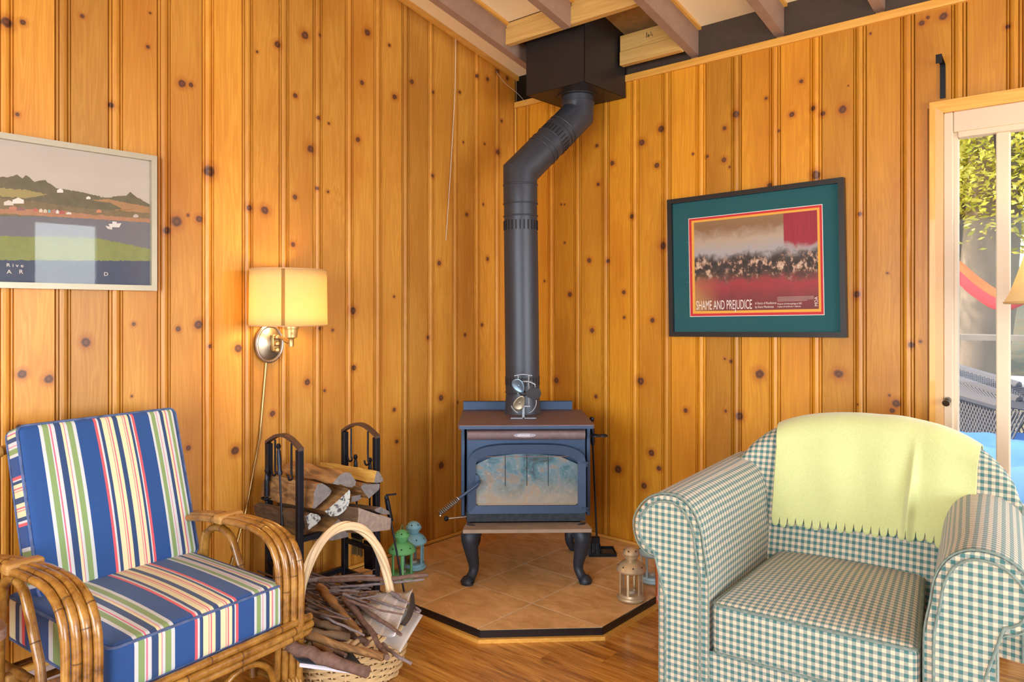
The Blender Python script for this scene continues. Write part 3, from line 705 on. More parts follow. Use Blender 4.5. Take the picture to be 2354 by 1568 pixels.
# ------------------------------------------------------------------ heat powered fan on the stove top
fx = thing('stove_fan', 'small three-bladed metal heat fan standing on the stove top', 'fan', st.matrix_basis @ Vector((-.006, .2, Z(.7925))), RS)
ALU = simple('fan_aluminium', (.33, .37, .42), .35, .8); BLU = simple('fan_blade_blue', (.20, .29, .38), .35, .7, var=.3, vs=20); GLD = simple('fan_blade_warm', (.36, .30, .21), .35, .7, var=.3, vs=20); DUSTY = simple('fan_blade_dusty', (.045, .045, .05), .95, var=.6, vs=60, bump=1., bs=90)
for s_ in (-1, 1): MB().prism([(s_*.004, -.02), (s_*.064, -.02), (s_*.056, .02), (s_*.004, .02)], lambda u, v, d: (u, v, d), .001, .006).build('foot', ALU, fx)
MB().bb((-.006, -.006, .004), (.006, .006, .075)).build('stem', ALU, fx, bevel=.002)
MB().bb((-.004, -.012, .06), (.034, .012, .066)).build('bracket', ALU, fx)
fr = MB()
def arc(c, r, a0, a1, y=0, n=14): return [(c[0]+r*math.cos(math.radians(a0+(a1-a0)*k/n)), y, c[1]+r*math.sin(math.radians(a0+(a1-a0)*k/n))) for k in range(n+1)]
fr.tube(arc((0, .085), .064, 200, 245, .012), .0045, 6); fr.tube(arc((.008, .08), .058, 290, 370, .012), .003, 6)
fr.tube(spline([(-.046, .012, .213), (-.02, .012, .219), (.01, .012, .22), (.045, .012, .214)], 4), .0035, 6)
fr.tube(spline([(-.02, .012, .183), (.01, .012, .185), (.035, .012, .182), (.062, .012, .168)], 4), .005, 6)
fr.tube([(-.026, .012, .215), (-.026, .012, .12)], .003, 6); fr.tube([(.028, .012, .217), (.028, .012, .06)], .003, 6); fr.tube([(.06, .012, .168), (.06, .012, .13)], .003, 6)
fr.build('frame', ALU, fx, True)
hub = MB().lathe([(.0001, -.03), (.010, -.028), (.014, -.016), (.016, 0), (.014, .03)], 16, (0, 0, .125), axis=Matrix.Rotation(-math.pi/2, 3, 'X')).build('motor_hub', BLACK, fx, True)
for ang, mt in ((122, BLU), (5, DUSTY), (245, GLD)):
    def bl(u, v):
        a = 2*math.pi*u; rr = v
        L = .048+.040*math.cos(a)*rr; w = .029*math.sin(a)*rr*(1+.25*math.cos(a))
        t = math.radians(ang); tw = .35
        x, z = L*math.cos(t)-w*math.cos(tw)*math.sin(t), L*math.sin(t)+w*math.cos(tw)*math.cos(t)
        return (x, -.024+w*math.sin(tw)-.006*rr*rr, .125+z), (u, v)
    o = MB().grid(bl, 24, 5, True).build('blade', mt, fx, True); sm = o.modifiers.new('s', 'SOLIDIFY'); sm.thickness = .0018
# ------------------------------------------------------------------ fire brush and ash pan beside the stove
bp = onz(1372, 1278, HZ)
fb = thing('hearth_brush', 'long black iron hearth brush leaning upright to the right of the stove', 'brush', (bp.x, bp.y, HZ))
tipv = Vector((-.018, -.02, .73))
MB().tube([(0, 0, .09), tipv*.82], .0052, 8).build('rod', IRON, fb, True)
MB().tube([tipv*.80, tipv*.83, tipv*.86, tipv*.90, tipv*.95, tipv*.965], [.009, .013, .010, .0125, .0085, .006], 12).lathe([(.0001, -.014), (.010, -.010), (.0135, 0), (.010, .010), (.0001, .014)], 14, tipv*.985).build('handle', IRON, fb, True)
rb = Matrix.Rotation(RS, 3, 'Z')
MB().box((-.02, -.02, .085), (.085, .035, .03), rot=rb).build('brush_head', BLACK, fb, bevel=.004)
m = MB(); r = random.Random(5)
for k in range(160):
    u, v = r.uniform(-.042, .042), r.uniform(-.016, .016); p = rb @ Vector((u, v, 0)); q = rb @ Vector((u*1.25+r.gauss(0, .004), v*1.3+r.gauss(0, .004), 0))
    m.tube([(p.x-.02, p.y-.02, .075), (q.x-.02, q.y-.02, r.uniform(.008, .014))], [.0016, .0012], 3, cap=False)
o = m.build('bristles', BLACK, fb); o['kind'] = 'stuff'
pp = onz(1385, 1283, HZ)
pan = thing('ash_pan', 'flat black ash shovel lying under the hearth brush', 'ash pan', (pp.x-.02, pp.y+.01, HZ), RS)
m = MB().bb((-.06, -.005, .001), (.085, .115, .004)); PANM = simple('ashy_pan', (.11, .085, .06), .8, var=.6, vs=40)
m.build('tray', PANM, pan)
MB().bb((-.06, -.006, .001), (.085, -.002, .018)).bb((-.06, .112, .001), (.085, .116, .018)).bb((.082, -.006, .001), (.086, .116, .018)).build('rim', BLACK, pan)
# ------------------------------------------------------------------ lanterns
def lantern(label, loc, rz, col, metal, rough, tilt_back=False):
    L = thing('lantern', label, 'lantern', loc, rz, 'metal candle lanterns on the hearth')
    M = simple('lantern_enamel', col, rough, metal, var=.12, vs=12)
    MB().lathe([(.0001, .002), (.052, .002), (.061, .005), (.063, .011), (.060, .017), (.055, .020), (.054, .030), (.048, .032), (.0001, .030)], 30).build('base', M, L, True, 30)
    for k in range(6):
        a = math.pi/3*k+.3
        MB().box((.0505*math.cos(a), .0505*math.sin(a), .079), (.005, .011, .098), rot=Matrix.Rotation(a, 3, 'Z')).build('post', M, L, bevel=.001)
        b = a+math.pi/6
        MB().box((.043*math.cos(b), .043*math.sin(b), .079), (.0015, .040, .096), rot=Matrix.Rotation(b, 3, 'Z')).build('pane', GLASSY, L)
    MB().lathe([(.050, .124), (.058, .126), (.066, .131), (.068, .137), (.065, .142), (.055, .158), (.038, .172), (.024, .178), (.0001, .178)], 30).build('roof', M, L, True, 30)
    cp = MB().lathe([(.020, .174), (.026, .182), (.032, .195), (.037, .203), (.0385, .208), (.036, .213), (.030, .224), (.016, .233), (.0001, .236)], 26).build('cap', M, L, True, 30)
    s = MB()
    for (R_, zz, nz, nn) in ((.0575, .1555, .75, 8), (.0315, .222, .8, 6)):
        for k in range(nn):
            a = 2*math.pi*k/nn+.2; nrm = Vector((math.cos(a)*(1-nz*nz)**.5, math.sin(a)*(1-nz*nz)**.5, nz)); t = Vector((-math.sin(a), math.cos(a), 0)); b = nrm.cross(t)
            c = Vector((R_*math.cos(a), R_*math.sin(a), zz))+nrm*.0012; vs = []
            for q in range(10):
                rr = .0058 if q % 2 == 0 else .0025; w = math.pi/5*q
                vs.append(c+t*math.cos(w)*rr+b*math.sin(w)*rr)
            s.add(vs, [tuple(range(10))])
    s.build('star_cutouts', SLOT, L)['kind'] = 'stuff'
    hp = [(.0385*math.cos(t_), 0, .205+.052*math.sin(t_)) for t_ in [math.pi*k/12 for k in range(13)]]
    if tilt_back: hp = [(x, -.038*math.sin(math.pi*k/12), .205-.012*math.sin(math.pi*k/12)) for k, (x, _, z) in enumerate(hp)]
    MB().tube(hp, .0014, 6).build('wire_handle', M, L, True)
    MB().lathe([(.0001, .031), (.019, .031), (.019, .043), (.0001, .043)], 18).build('tea_light', simple('tea_light_cup', (.6, .55, .45), .4, .5), L, True)
    return L
g = onz(924, 1330, HZ); lantern('light green metal candle lantern with raised handle beside log rack', (g.x, g.y, HZ), 2.2, (.16, .52, .20), .0, .4)
g = onz(934, 1308, HZ); lantern('pale blue lantern standing half behind the green lantern', (g.x+.02, g.y+.03, HZ), .9, (.26, .56, .70), .0, .4, True)
g = onz(1451, 1378, HZ); lantern('champagne gold lantern at front right edge of the hearth', (g.x, g.y, HZ), .5, (.58, .45, .28), .55, .35, True)
g = onz(1483, 1338, HZ); lantern('pale blue-grey lantern behind the gold one, partly hidden by the armchair', (g.x+.02, g.y+.03, HZ), 1.3, (.36, .50, .56), .1, .4)
# ------------------------------------------------------------------ wall sconce
q = onx(614, 790, .0)
sc = thing('wall_sconce', 'lit swing-arm wall lamp with yellow linen drum shade on the left wall', 'wall lamp', (0, q.y, q.z))
AXX = Matrix.Rotation(math.pi/2, 3, 'Y')
bp_ = MB().lathe([(.0001, .004), (.068, .004), (.070, .022), (.062, .026), (.058, .024), (.040, .032), (.0001, .036)], 36, axis=AXX, sx=1.25, sy=1.0).build('back_plate', NICKEL, sc, True, 30)
RIMM = simple('plate_rim', (.42, .35, .33), .3, .8)
MB().tube([(.024, .064*math.cos(a), .080*math.sin(a)) for a in [2*math.pi*k/40 for k in range(40)]], .005, 8, closed=True).build('plate_rim', RIMM, bp_, True)
m = MB().box((.045, .012, .004), (.02, .03, .075))
for z in (-.028, .0, .030): m.lathe([(.0001, -.011), (.011, -.009), (.013, 0), (.011, .009), (.0001, .011)], 14, (.060, .016, z))
m.build('knuckle', BRASS, sc, True, bevel=.003)
sh = onx(667, 748, .17)-Vector((0, q.y, q.z))       # centre of the shade's lower rim
el = Vector((.17, sh.y+.005, .006))
MB().tube(spline([(.06, .02, .030), (.10, sh.y*.35+.02, .022), (.14, sh.y*.75, .014), el], 5), .0075, 10).build('swing_arm', BRASS, sc, True)
MB().lathe([(.0001, -.016), (.011, -.014), (.012, .016), (.010, .02), (.0001, .02)], 16, el).build('elbow_joint', BRASS, sc, True)
sk = MB().lathe([(.010, .016), (.016, .022), (.026, .026), (.030, .062), (.033, .064), (.034, .075), (.0001, .078)], 20, el).build('socket', simple('brass_socket', (.62, .45, .20), .35, .7), sc, True)
MB().tube([(el.x+.022, el.y-.010, .050), (el.x+.036, el.y-.018, .050)], .006, 10).build('switch_knob', BRASS, sk, True)
zb, zt_ = sh.z, sh.z+.243
ey, ex = .172, .150
def shw(u, v):
    a = 2*math.pi*u; k = 1-.02*v
    return (.17+ex*math.cos(a)*k, el.y-.012+ey*math.sin(a)*k, zb+(zt_-zb)*v), (u, v)
sd_ = MB().grid(shw, 48, 6, True).build('lamp_shade', SHADE, sc, True); x_ = sd_.modifiers.new('s', 'SOLIDIFY'); x_.thickness = .002
for v in (0, 1): MB().tube([shw(k/48, v)[0] for k in range(48)], .0025, 6, closed=True).build('rim', simple('shade_rim', (.62, .36, .16), .6), sd_, True)
uu = -.108
MB().grid(lambda a, b: ((lambda p: (p[0]*1.0+.0012*math.cos(2*math.pi*(uu+.014*a)), p[1]+.0012*math.sin(2*math.pi*(uu+.014*a)), p[2]))(shw(uu+.014*a, b)[0]), (a, b)), 2, 2).build('seam_band', shade_mat('shade_seam', (.50, .34, .14)), sd_)
bu = MB().lathe([(.0001, .155), (.02, .148), (.03, .125), (.024, .10), (.014, .078), (.0001, .078)], 16, el).build('bulb', simple('bulb_glass', (.9, .85, .7), .3), sc, True)
em = NT('bulb_glow'); em.p(Base_Color=(1, .8, .5), Emission_Color=(1, .72, .36), Emission_Strength=20.); bu.data.materials.clear(); bu.data.materials.append(em.m)
pl_ = bpy.data.lights.new('sconce_bulb', 'POINT'); pl_.energy = 5; pl_.color = (1, .68, .32); pl_.shadow_soft_size = .05
po = bpy.data.objects.new('sconce_bulb', pl_); COL.objects.link(po); po.location = (el.x, q.y+el.y, q.z+el.z+.15)
c0 = onx(612, 832, .008); c1 = onx(597, 1005, .008); c2 = onx(566, 1170, .008); c3 = onx(528, 1310, .008)
cc = thing('cord_cover', 'thin brass cord cover running down the pine wall below the lamp', 'cord cover', c0)
MB().tube([p-c0 for p in (c0+Vector((0, 0, .03)), c0, c1)], .0052, 8).build('upper_tube', BRASS, cc, True); MB().tube([p-c0 for p in (c1, c2)], .0042, 8).build('middle_tube', BRASS, cc, True)
MB().tube([p-c0 for p in (c2, c3)], .0052, 8).build('lower_tube', BRASS, cc, True); MB().tube([c1-c0+(c1-c0).normalized()*t for t in (-.012, .012)], .0065, 8).build('coupling', BRASS, cc, True)
# ------------------------------------------------------------------ framed pictures
PICGLASS = GLASSY.copy()
for _n in PICGLASS.node_tree.nodes:
    if _n.type == 'MATH': _n.inputs[1].default_value = 1/1.27-1.27; _n.inputs[2].default_value = 1.27
def ring_frame(w, h, t, d, name, mat, par, bev=.002):
    """mitred picture frame in local x/z, face towards -y"""
    O = [(-w/2, -h/2), (w/2, -h/2), (w/2, h/2), (-w/2, h/2)]; I = [(a-math.copysign(t, a), b-math.copysign(t, b)) for a, b in O]
    for i in range(4):
        j = (i+1) % 4
        MB().prism([O[i], O[j], I[j], I[i]], lambda u, v, q: (u, q, v), -d, 0).build(name, mat, par, bevel=bev)
def sheet(pts, y, name, mat, par): return MB().add([(u, y, v) for u, v in pts], [tuple(range(len(pts)))]).build(name, mat, par)
# right: teal matted poster
RC = Vector((1.537, 0, 1.5675)); TH = math.radians(1.05)
pr_ = thing('framed_poster', 'black framed poster with teal mat hanging slightly crooked on right wall', 'picture', (RC.x, -.004, RC.z)); pr_.rotation_euler = (0, -TH, 0)
def pc(px, py):
    p = ony(px, py, -.016)-RC; c, s = math.cos(-TH), math.sin(-TH)
    return (p.x*c-p.z*s, p.x*s+p.z*c)
ring_frame(.888, .722, .024, .030, 'frame_rail', simple('black_frame', (.012, .012, .014), .35), pr_)
MB().bb((-.43, -.012, -.345), (.43, -.010, .345)).build('mat_board', simple('teal_mat', (.004, .088, .105), .8), pr_)
r0 = [pc(1588, 727), pc(1895, 723), pc(1888, 471), pc(1583, 504)]; p0 = [pc(1599, 714), pc(1884, 712), pc(1877, 483), pc(1595, 512)]
def avg(p): return (p[0][0]+p[3][0])/2, (p[1][0]+p[2][0])/2, (p[0][1]+p[1][1])/2, (p[2][1]+p[3][1])/2
ra, rb_, rz0, rz1 = avg(r0); pa, pbx, pz0, pz1 = avg(p0)
def rect(a, b, c, d): return [(a, c), (b, c), (b, d), (a, d)]
e = .003
sheet(rect(ra-e, rb_+e, rz0-e, rz1+e), -.0122, 'white_bevel', flat('white_bevel', (.8, .76, .7)), pr_)
sheet(rect(ra, rb_, rz0, rz1), -.0124, 'red_border', flat('red_border', (.55, .02, .03)), pr_)
sheet(rect((ra+pa)/2, (rb_+pbx)/2, (rz0+pz0)/2, (rz1+pz1)/2), -.0126, 'orange_border', flat('orange_border', (.75, .38, .05)), pr_)
def poster_mat():   # generic soft colour fields in place of the reproduced painting
    t = NT('poster_print'); o = t.obj(); s = t.n('SeparateXYZ', {0: o}); u, v = s.outputs[0], s.outputs[2]
    n1 = t.noise(t.map(o, (16, 16, 16)), 1., 4, .6, .8); n2 = t.noise(t.map(o, (42, 42, 30)), 1., 3, .6); n3 = t.noise(t.map(o, (70, 70, 5)), 1., 2)
    vv = t.math('MULTIPLY_ADD', t.math('SUBTRACT', n1, .5), .10, v)
    f = t.n('MapRange', {0: vv, 1: pz0, 2: pz1, 3: 0., 4: 1.}).outputs[0]
    c = t.ramp(f, [(0., (.16, .025, .03)), (.14, (.20, .03, .035)), (.28, (.33, .03, .045)), (.40, (.10, .055, .035)), (.56, (.06, .05, .05)), (.63, (.36, .34, .35)), (.78, (.42, .33, .25)), (.92, (.24, .13, .06)), (1., (.26, .15, .07))])
    ppl = t.math('MULTIPLY', t.n('MapRange', {0: t.math('ABSOLUTE', t.math('SUBTRACT', f, .47)), 1: .05, 2: .16, 3: 1., 4: 0.}).outputs[0], .9)
    c = t.mix(ppl, c, t.ramp(n2, [(.36, (.012, .012, .016)), (.52, (.05, .03, .025)), (.60, (.50, .30, .20)), (.70, (.62, .52, .42))]))
    lf = t.math('MULTIPLY', t.n('MapRange', {0: u, 1: -.16, 2: -.32, 3: 0., 4: 1.}).outputs[0], t.n('MapRange', {0: f, 1: .12, 2: .46, 3: 1., 4: 0.}).outputs[0])
    c = t.mix(t.math('MULTIPLY', lf, .8), c, (.55, .30, .08))
    rt_ = t.math('MULTIPLY', t.math('GREATER_THAN', u, .165), t.n('MapRange', {0: f, 1: .62, 2: .70, 3: 0., 4: 1.}).outputs[0])
    c = t.mix(rt_, c, t.mix(n3, (.16, .008, .02), (.42, .02, .05)))
    t.p(Base_Color=c, Roughness=.5); return t.m
sheet(rect(pa, pbx, pz0, pz1), -.0128, 'print', poster_mat(), pr_)
def put_text(body, u, v, size, sx, mat, par, y=-.0131, rot=0):
    me = text_mesh(body, size, sx, .0); me.transform(Matrix.Rotation(math.radians(rot), 4, 'Z')); me.transform(Matrix.Rotation(math.pi/2, 4, 'X')); me.transform(Matrix.Translation((u, y, v)))
    me.materials.append(mat); o = bpy.data.objects.new('lettering', me); COL.objects.link(o); o.parent = par; return o
LW = flat('white_ink', (.78, .72, .66))
tt = put_text('SHAME AND PREJUDICE', 0, pz0+.007, .066, .5, LW, pr_); xx = [v.co.x for v in tt.data.vertices]; kx = (.478*(pbx-pa))/(max(xx)-min(xx)); tt.data.transform(Matrix.Diagonal((kx, 1, 1, 1))); tt.data.transform(Matrix.Translation((pa+.006-min(xx)*kx, 0, 0)))
put_text('A Story of Resilience', pa+.318, pz0+.028, .0155, .80, LW, pr_); put_text('by Kent Monkman', pa+.318, pz0+.010, .0155, .80, LW, pr_)
put_text('Museum of Anthropology at UBC', pa+.428, pz0+.024, .0115, .74, LW, pr_); put_text('A place of world arts + cultures', pa+.428, pz0+.011, .0115, .74, LW, pr_)
put_text('MOA', pbx-.004, pz0+.012, .022, .9, LW, pr_, rot=90)
m = MB()
for k in range(4): m.add([(pa+.428, -.0131, pz0+.040+k*.006), (pbx-.022-.03*(k == 0), -.0131, pz0+.040+k*.006), (pbx-.022-.03*(k == 0), -.0131, pz0+.0425+k*.006), (pa+.428, -.0131, pz0+.0425+k*.006)], [(0, 1, 2, 3)])
m.build('fine_print', flat('fine_print', (.4, .3, .28)), pr_)
MB().bb((-.422, -.021, -.338), (.422, -.019, .338)).build('glazing', DOORGLASS, pr_)
# left: silver framed landscape photograph, running out of view on the left
LCY, LW_, LZ0, LZ1 = -2.222, .95, 1.415, 1.952
pl2 = thing('framed_landscape', 'pale silver framed village landscape print on the left wall', 'picture', (.004, LCY-LW_/2, (LZ0+LZ1)/2), math.pi/2)
ring_frame(LW_, LZ1-LZ0, .021, .030, 'frame_rail', simple('silver_frame', (.45, .41, .31), .4, .35, var=.12, vs=10), pl2)
def lc(px, py): p = onx(px, py, .016); return (p.y-(LCY-LW_/2), p.z-(LZ0+LZ1)/2)
HW, HH_ = LW_/2-.015, (LZ1-LZ0)/2-.015
MB().bb((-HW, -.010, -HH_), (HW, -.008, HH_)).build('print_sky', simple('print_sky', (.50, .44, .38), .6, var=.12, vs=6, sc=(1, 1, 3)), pl2)
LY = [-.0102]
def art(pts, c, left=None, var=.0, name='print_field'):
    P = [lc(*p) for p in pts]
    if left is not None: P = [(-HW, lc(0, left[0])[1])]+P+[(-HW, lc(0, left[1])[1])]
    if name == 'print_field':
        Q = []
        for i_, (a, b) in enumerate(P):
            c_, d_ = P[(i_+1) % len(P)]; nn = max(1, int(abs(c_-a)/.006))
            for k_ in range(nn):
                t_ = k_/nn; Q.append((a+(c_-a)*t_, b+(d_-b)*t_+(.004*noise.noise(((a+(c_-a)*t_)*140, b*30, 2))+.003*noise.noise(((a+(c_-a)*t_)*420, b*30, 5)) if nn > 1 else 0)))
        P = Q
    P = [(max(-HW, min(HW, a)), max(-HH_, min(HH_, b))) for a, b in P]; LY[0] -= .00012
    return sheet(P, LY[0], name, simple(name, c, .6, var=var, vs=40), pl2)
art([(20, 408), (40, 402), (52, 410), (60, 402), (80, 418), (100, 412), (130, 432), (190, 442), (245, 455), (290, 450), (300, 440), (318, 455), (345, 470), (345, 560)], (.14, .12, .07), (414, 560), .35)
art([(0, 432), (60, 436), (110, 447), (60, 456)], (.32, .26, .10), (430, 452), .15)
art([(210, 460), (255, 466), (280, 480), (230, 490), (345, 492), (345, 476), (250, 458)], (.36, .20, .09), None, .2)
art([(70, 462), (180, 478), (345, 490), (345, 522), (100, 500)], (.20, .15, .08), (452, 500), .35)
art([(0, 480), (120, 482), (220, 494), (345, 503), (345, 512), (120, 498)], (.40, .20, .11), (478, 496), .25)
art([(0, 496), (120, 498), (345, 512), (345, 600)], (.15, .15, .17), (494, 600), .12)
art([(180, 545), (225, 548), (345, 572), (345, 606)], (.22, .25, .08), (560, 606), .2)
art([(0, 598), (345, 600), (345, 662)], (.05, .07, .12), (598, 662), .1)
r = random.Random(4)
for (x, yb, w, h_, c) in ((20, 472, 22, 12, (.62, .56, .48)), (42, 468, 26, 14, (.7, .65, .58)), (30, 482, 18, 9, (.45, .2, .12)), (48, 484, 20, 8, (.25, .12, .12)), (82, 486, 10, 8, (.45, .12, .10)), (94, 488, 8, 9, (.62, .55, .45)), (104, 489, 8, 9, (.6, .5, .38)), (113, 489, 6, 8, (.2, .4, .42)), (124, 490, 9, 10, (.4, .18, .15)), (132, 491, 7, 9, (.65, .6, .55)), (142, 492, 12, 9, (.4, .10, .09)), (158, 493, 12, 6, (.62, .58, .52)), (138, 443, 14, 10, (.72, .68, .62)), (203, 458, 10, 7, (.7, .66, .58)), (227, 489, 12, 8, (.55, .22, .12)), (312, 500, 12, 8, (.5, .42, .38))):
    art([(x-w/2, yb), (x+w/2, yb), (x+w/2, yb-h_*.6), (x, yb-h_), (x-w/2, yb-h_*.6)], c, name='print_house')
art([(249, 515), (279, 513), (274, 523), (253, 522)], (.66, .63, .58), name='print_boat'); art([(242, 519), (258, 522), (257, 528), (247, 526)], (.6, .57, .5), name='print_boat'); art([(258, 515), (258, 509), (268, 510), (268, 515)], (.66, .63, .58), name='print_boat')
for b_, px, py, s_, sp in (('R i v e', 14, 613, .017, 1.2), ('A', 15, 629, .020, 1.1), ('R', 43, 629, .020, 1.1), ('D', 238, 634, .020, 1.1)):
    u, v = lc(px, py); put_text(b_, u, v, s_, sp, LW, pl2, y=LY[0]-.0002)
MB().bb((-HW, -.020, -HH_), (HW, -.018, HH_)).build('glazing', PICGLASS, pl2)
# black bracket above the door
b0 = ony(2168, 227); b1 = ony(2166, 150)
br = thing('wall_bracket', 'small black plant hanger bracket screwed to wall above the door', 'bracket', (b0.x, -.004, b0.z))
MB().bb((-.010, -.006, 0), (.010, 0, b1.z-b0.z)).build('wall_strap', BLACK, br, bevel=.001)
MB().add([(-.010, -.006, b1.z-b0.z), (.010, -.006, b1.z-b0.z), (.010, -.075, b1.z-b0.z+.02), (-.010, -.075, b1.z-b0.z+.02), (-.010, -.003, b1.z-b0.z), (.010, -.003, b1.z-b0.z), (.010, -.075, b1.z-b0.z+.024), (-.010, -.075, b1.z-b0.z+.024)], [(0, 1, 2, 3), (7, 6, 5, 4), (0, 4, 5, 1), (1, 5, 6, 2), (2, 6, 7, 3), (3, 7, 4, 0)]).build('arm', BLACK, br)
MB().bb((-.011, -.079, b1.z-b0.z-.012), (.011, -.074, b1.z-b0.z+.024)).build('end_tab', BLACK, br)
# ------------------------------------------------------------------ firewood rack with tools
RXb, RXf, RYl, RYr, RH = .15, .385, -1.80, -1.405, .765
rk = thing('firewood_rack', 'black iron firewood rack with two arched hoops against left wall', 'log rack', (0, 0, 0))
for yy in (RYl, RYr):
    m = MB(); t = .0125
    m.bb((RXb-t, yy-t, 0), (RXb+t, yy+t, RH)); m.bb((RXf-t, yy-t, 0), (RXf+t, yy+t, RH)); m.bb((RXb, yy-t*.7, .10), (RXf, yy+t*.7, .122)); m.bb((RXb, yy-t*.7, .245), (RXf, yy+t*.7, .265))
    hp = m.build('hoop', IRON, rk, bevel=.002)
    n = 12; A = []
    for k in range(n+1):
        u = k/n; A.append((RXb-.0125+(RXf-RXb+.025)*u, RH-.004+.045*math.sin(math.pi*u)))
    P = A+[(a, b+.012) for a, b in reversed(A)]
    m = MB()
    for k in range(n):
        m.prism([A[k], A[k+1], (A[k+1][0], A[k+1][1]+.013), (A[k][0], A[k][1]+.013)], lambda u, v, d: (u, d, v), yy-.0125, yy+.0125)
    m.build('arch', simple('rusty_iron', (.10, .055, .04), .5, .3), hp)
    for x in (.20, .325): MB().tube(spline([(x, yy, RH+.02), (x, yy, RH-.10), (x+.006, yy, RH-.125), (x-.016, yy, RH-.135), (x-.026, yy, RH-.115)], 4), .0045, 6).build('hook', IRON, hp, True)
for x in (RXb, RXf):
    for z in (.11, .385): MB().bb((x-.011, RYl, z), (x+.011, RYr, z+.022)).build('cross_bar', IRON, rk)
LOGS = [('A', .50, [(840, 395), (920, 390), (1000, 430), (1070, 510), (1050, 570), (930, 680), (800, 795), (765, 790), (790, 560)], SPLIT, LOGEND, 'large split log with grey wedge end at left of stack'),
        ('B', .53, [(1060, 410), (1160, 280), (1260, 220), (1350, 240), (1440, 380), (1430, 430), (1370, 470), (1200, 430)], SPLIT, LOGEND, 'half-round split log with grey end on top of stack'),
        ('C', .47, [(1490, 450), (1530, 400), (1700, 405), (1800, 405), (1780, 500), (1620, 640), (1540, 540)], SPLIT, LOGEND, 'split log under the yellow one, by the right hoop'),
        ('P', .49, [(1690, 395), (1742, 205), (1795, 240), (1845, 355), (1800, 398)], LOGYEL, LOGEND, 'yellow-sided split log topmost at right of stack'),
        ('D', .50, [(940, 830), (1345, 480), (1355, 560), (1310, 780), (1150, 900), (1040, 910)], SPLIT, LOGLICH, 'split log with white speckled end in middle of stack'),
        ('I', .44, [(1345, 690), (1360, 600), (1500, 565), (1515, 620), (1440, 670)], SPLIT, LOGEND, 'small dark log wedged behind the speckled log'),
        ('E', .48, [(1440, 750), (1750, 858), (1930, 895), (1980, 980), (1950, 1110), (1500, 1170), (1430, 1000)], LOGBARK, LOGEND2, 'big rough tan-ended log at lower right of stack'),
        ('F', .46, [(1690, 800), (1780, 745), (1930, 812), (1940, 880), (1760, 850)], LOGBARK, LOGEND, 'thin bark-covered slab lying on the big tan-ended log'),
        ('G', .47, [(660, 900), (740, 840), (860, 860), (915, 940), (840, 1010), (710, 1110)], LOGBARK, LOGLICH, 'small log with pale lichen end at lower left of stack'),
        ('H', .43, [(860, 1290), (1020, 1060), (1170, 925), (1260, 1015), (1330, 1100), (1320, 1210), (1080, 1265)], SPLIT, LOGEND, 'bottom split log resting on the rack bars')]
SKEW = {'A': -.075, 'G': -.075, 'B': -.05, 'H': -.05, 'E': -.17, 'F': -.17, 'C': -.09, 'P': -.09}
for nm, xe, poly, ms, me_, lab in LOGS:
    xe = {'A': .405, 'B': .45, 'C': .42, 'P': .43, 'D': .43, 'I': .40, 'E': .475, 'F': .465, 'G': .405, 'H': .41}[nm]
    P = []
    for i in range(len(poly)):
        a, b = poly[i], poly[(i+1) % len(poly)]
        P.append(a); P.append(((a[0]+b[0])/2, (a[1]+b[1])/2))
    E_ = [onx(600+x/6.534, 1050+y/6.534, xe) for x, y in P]; c = sum(E_, Vector())/len(E_)
    n = len(E_); m = MB(); NR = 9; vs = []; x0 = .13; sk = SKEW.get(nm, -.03)
    for k in range(NR+1):
        t = k/NR
        for i, p in enumerate(E_):
            d = p-c; s_ = (.97 if k else .93)*(1-.02*t); w = Vector((0, noise.noise((t*5, i*.9, ord(nm[0]))), noise.noise((t*5+9, i*.9, ord(nm[0])))))*.006
            vs.append(Vector((xe+(x0-xe)*t, c.y+d.y*s_+w.y+sk*t, c.z+d.z*s_+w.z+.012*t))+(Vector((noise.noise((i*1.3, 3, ord(nm[0])))*.006, 0, 0)) if k == 0 else Vector()))
    fs = []
    for k in range(NR):
        for i in range(n): fs.append((k*n+i, k*n+(i+1) % n, (k+1)*n+(i+1) % n, (k+1)*n+i))
    m.add([v-Vector((x0, c.y, c.z)) for v in vs], fs, 0); m.add([v-Vector((x0, c.y, c.z)) for v in vs[:n]], [tuple(range(n))], 1); m.add([v-Vector((x0, c.y, c.z)) for v in vs[-n:]], [tuple(range(n-1, -1, -1))], 1)
    o = m.build('firewood_log', [ms, me_]); o.location = (x0, c.y, c.z); tag(o, lab, 'log', 'split logs in the rack')
def tool(name, lab, top, bot, hd=.13):
    top, bot = Vector(top), Vector(bot); t = thing(name, lab, 'fireplace tool', bot, 0, 'fireplace tools on the log rack'); d = (bot-top); L = d.length; d.normalize(); T = top-bot
    MB().tube([T+d*hd, Vector((0, 0, 0))-d*.0], .0045, 8).build('rod', IRON, t, True)
    MB().tube([T, T+d*.012, T+d*.024, T+d*.03, T+d*.07, T+d*.105, T+d*.12, T+d*hd], [.006, .011, .006, .008, .0105, .008, .0115, .011], 10).build('handle', IRON, t, True)
    return t
t1 = tool('fire_poker', 'black twisted-handle poker hanging inside the left hoop', (.255, RYl-.018, .778), (.29, RYl-.02, .40))
t2 = tool('log_tongs', 'black iron tongs hanging at the wall side of left hoop', (.175, RYl-.024, .665), (.172, RYl-.026, .30), .05)
MB().tube([(.006*math.cos(a)+.008, 0, .355+.022*math.sin(a)) for a in [2*math.pi*k/14 for k in range(14)]], .003, 6, closed=True).lathe([(.0001, .235), (.022, .235), (.022, .239), (.012, .228), (.0001, .224)], 14).build('ring', IRON, t2, True)
t3 = tool('small_brush', 'small black fireplace brush hanging below logs in right hoop', (.20, RYr+.024, .66), (.215, RYr+.024, .30))
MB().bb((-.035, -.012, -.03), (.035, .012, .0)).build('brush_head', BLACK, t3, bevel=.003)
m = MB(); r = random.Random(8)
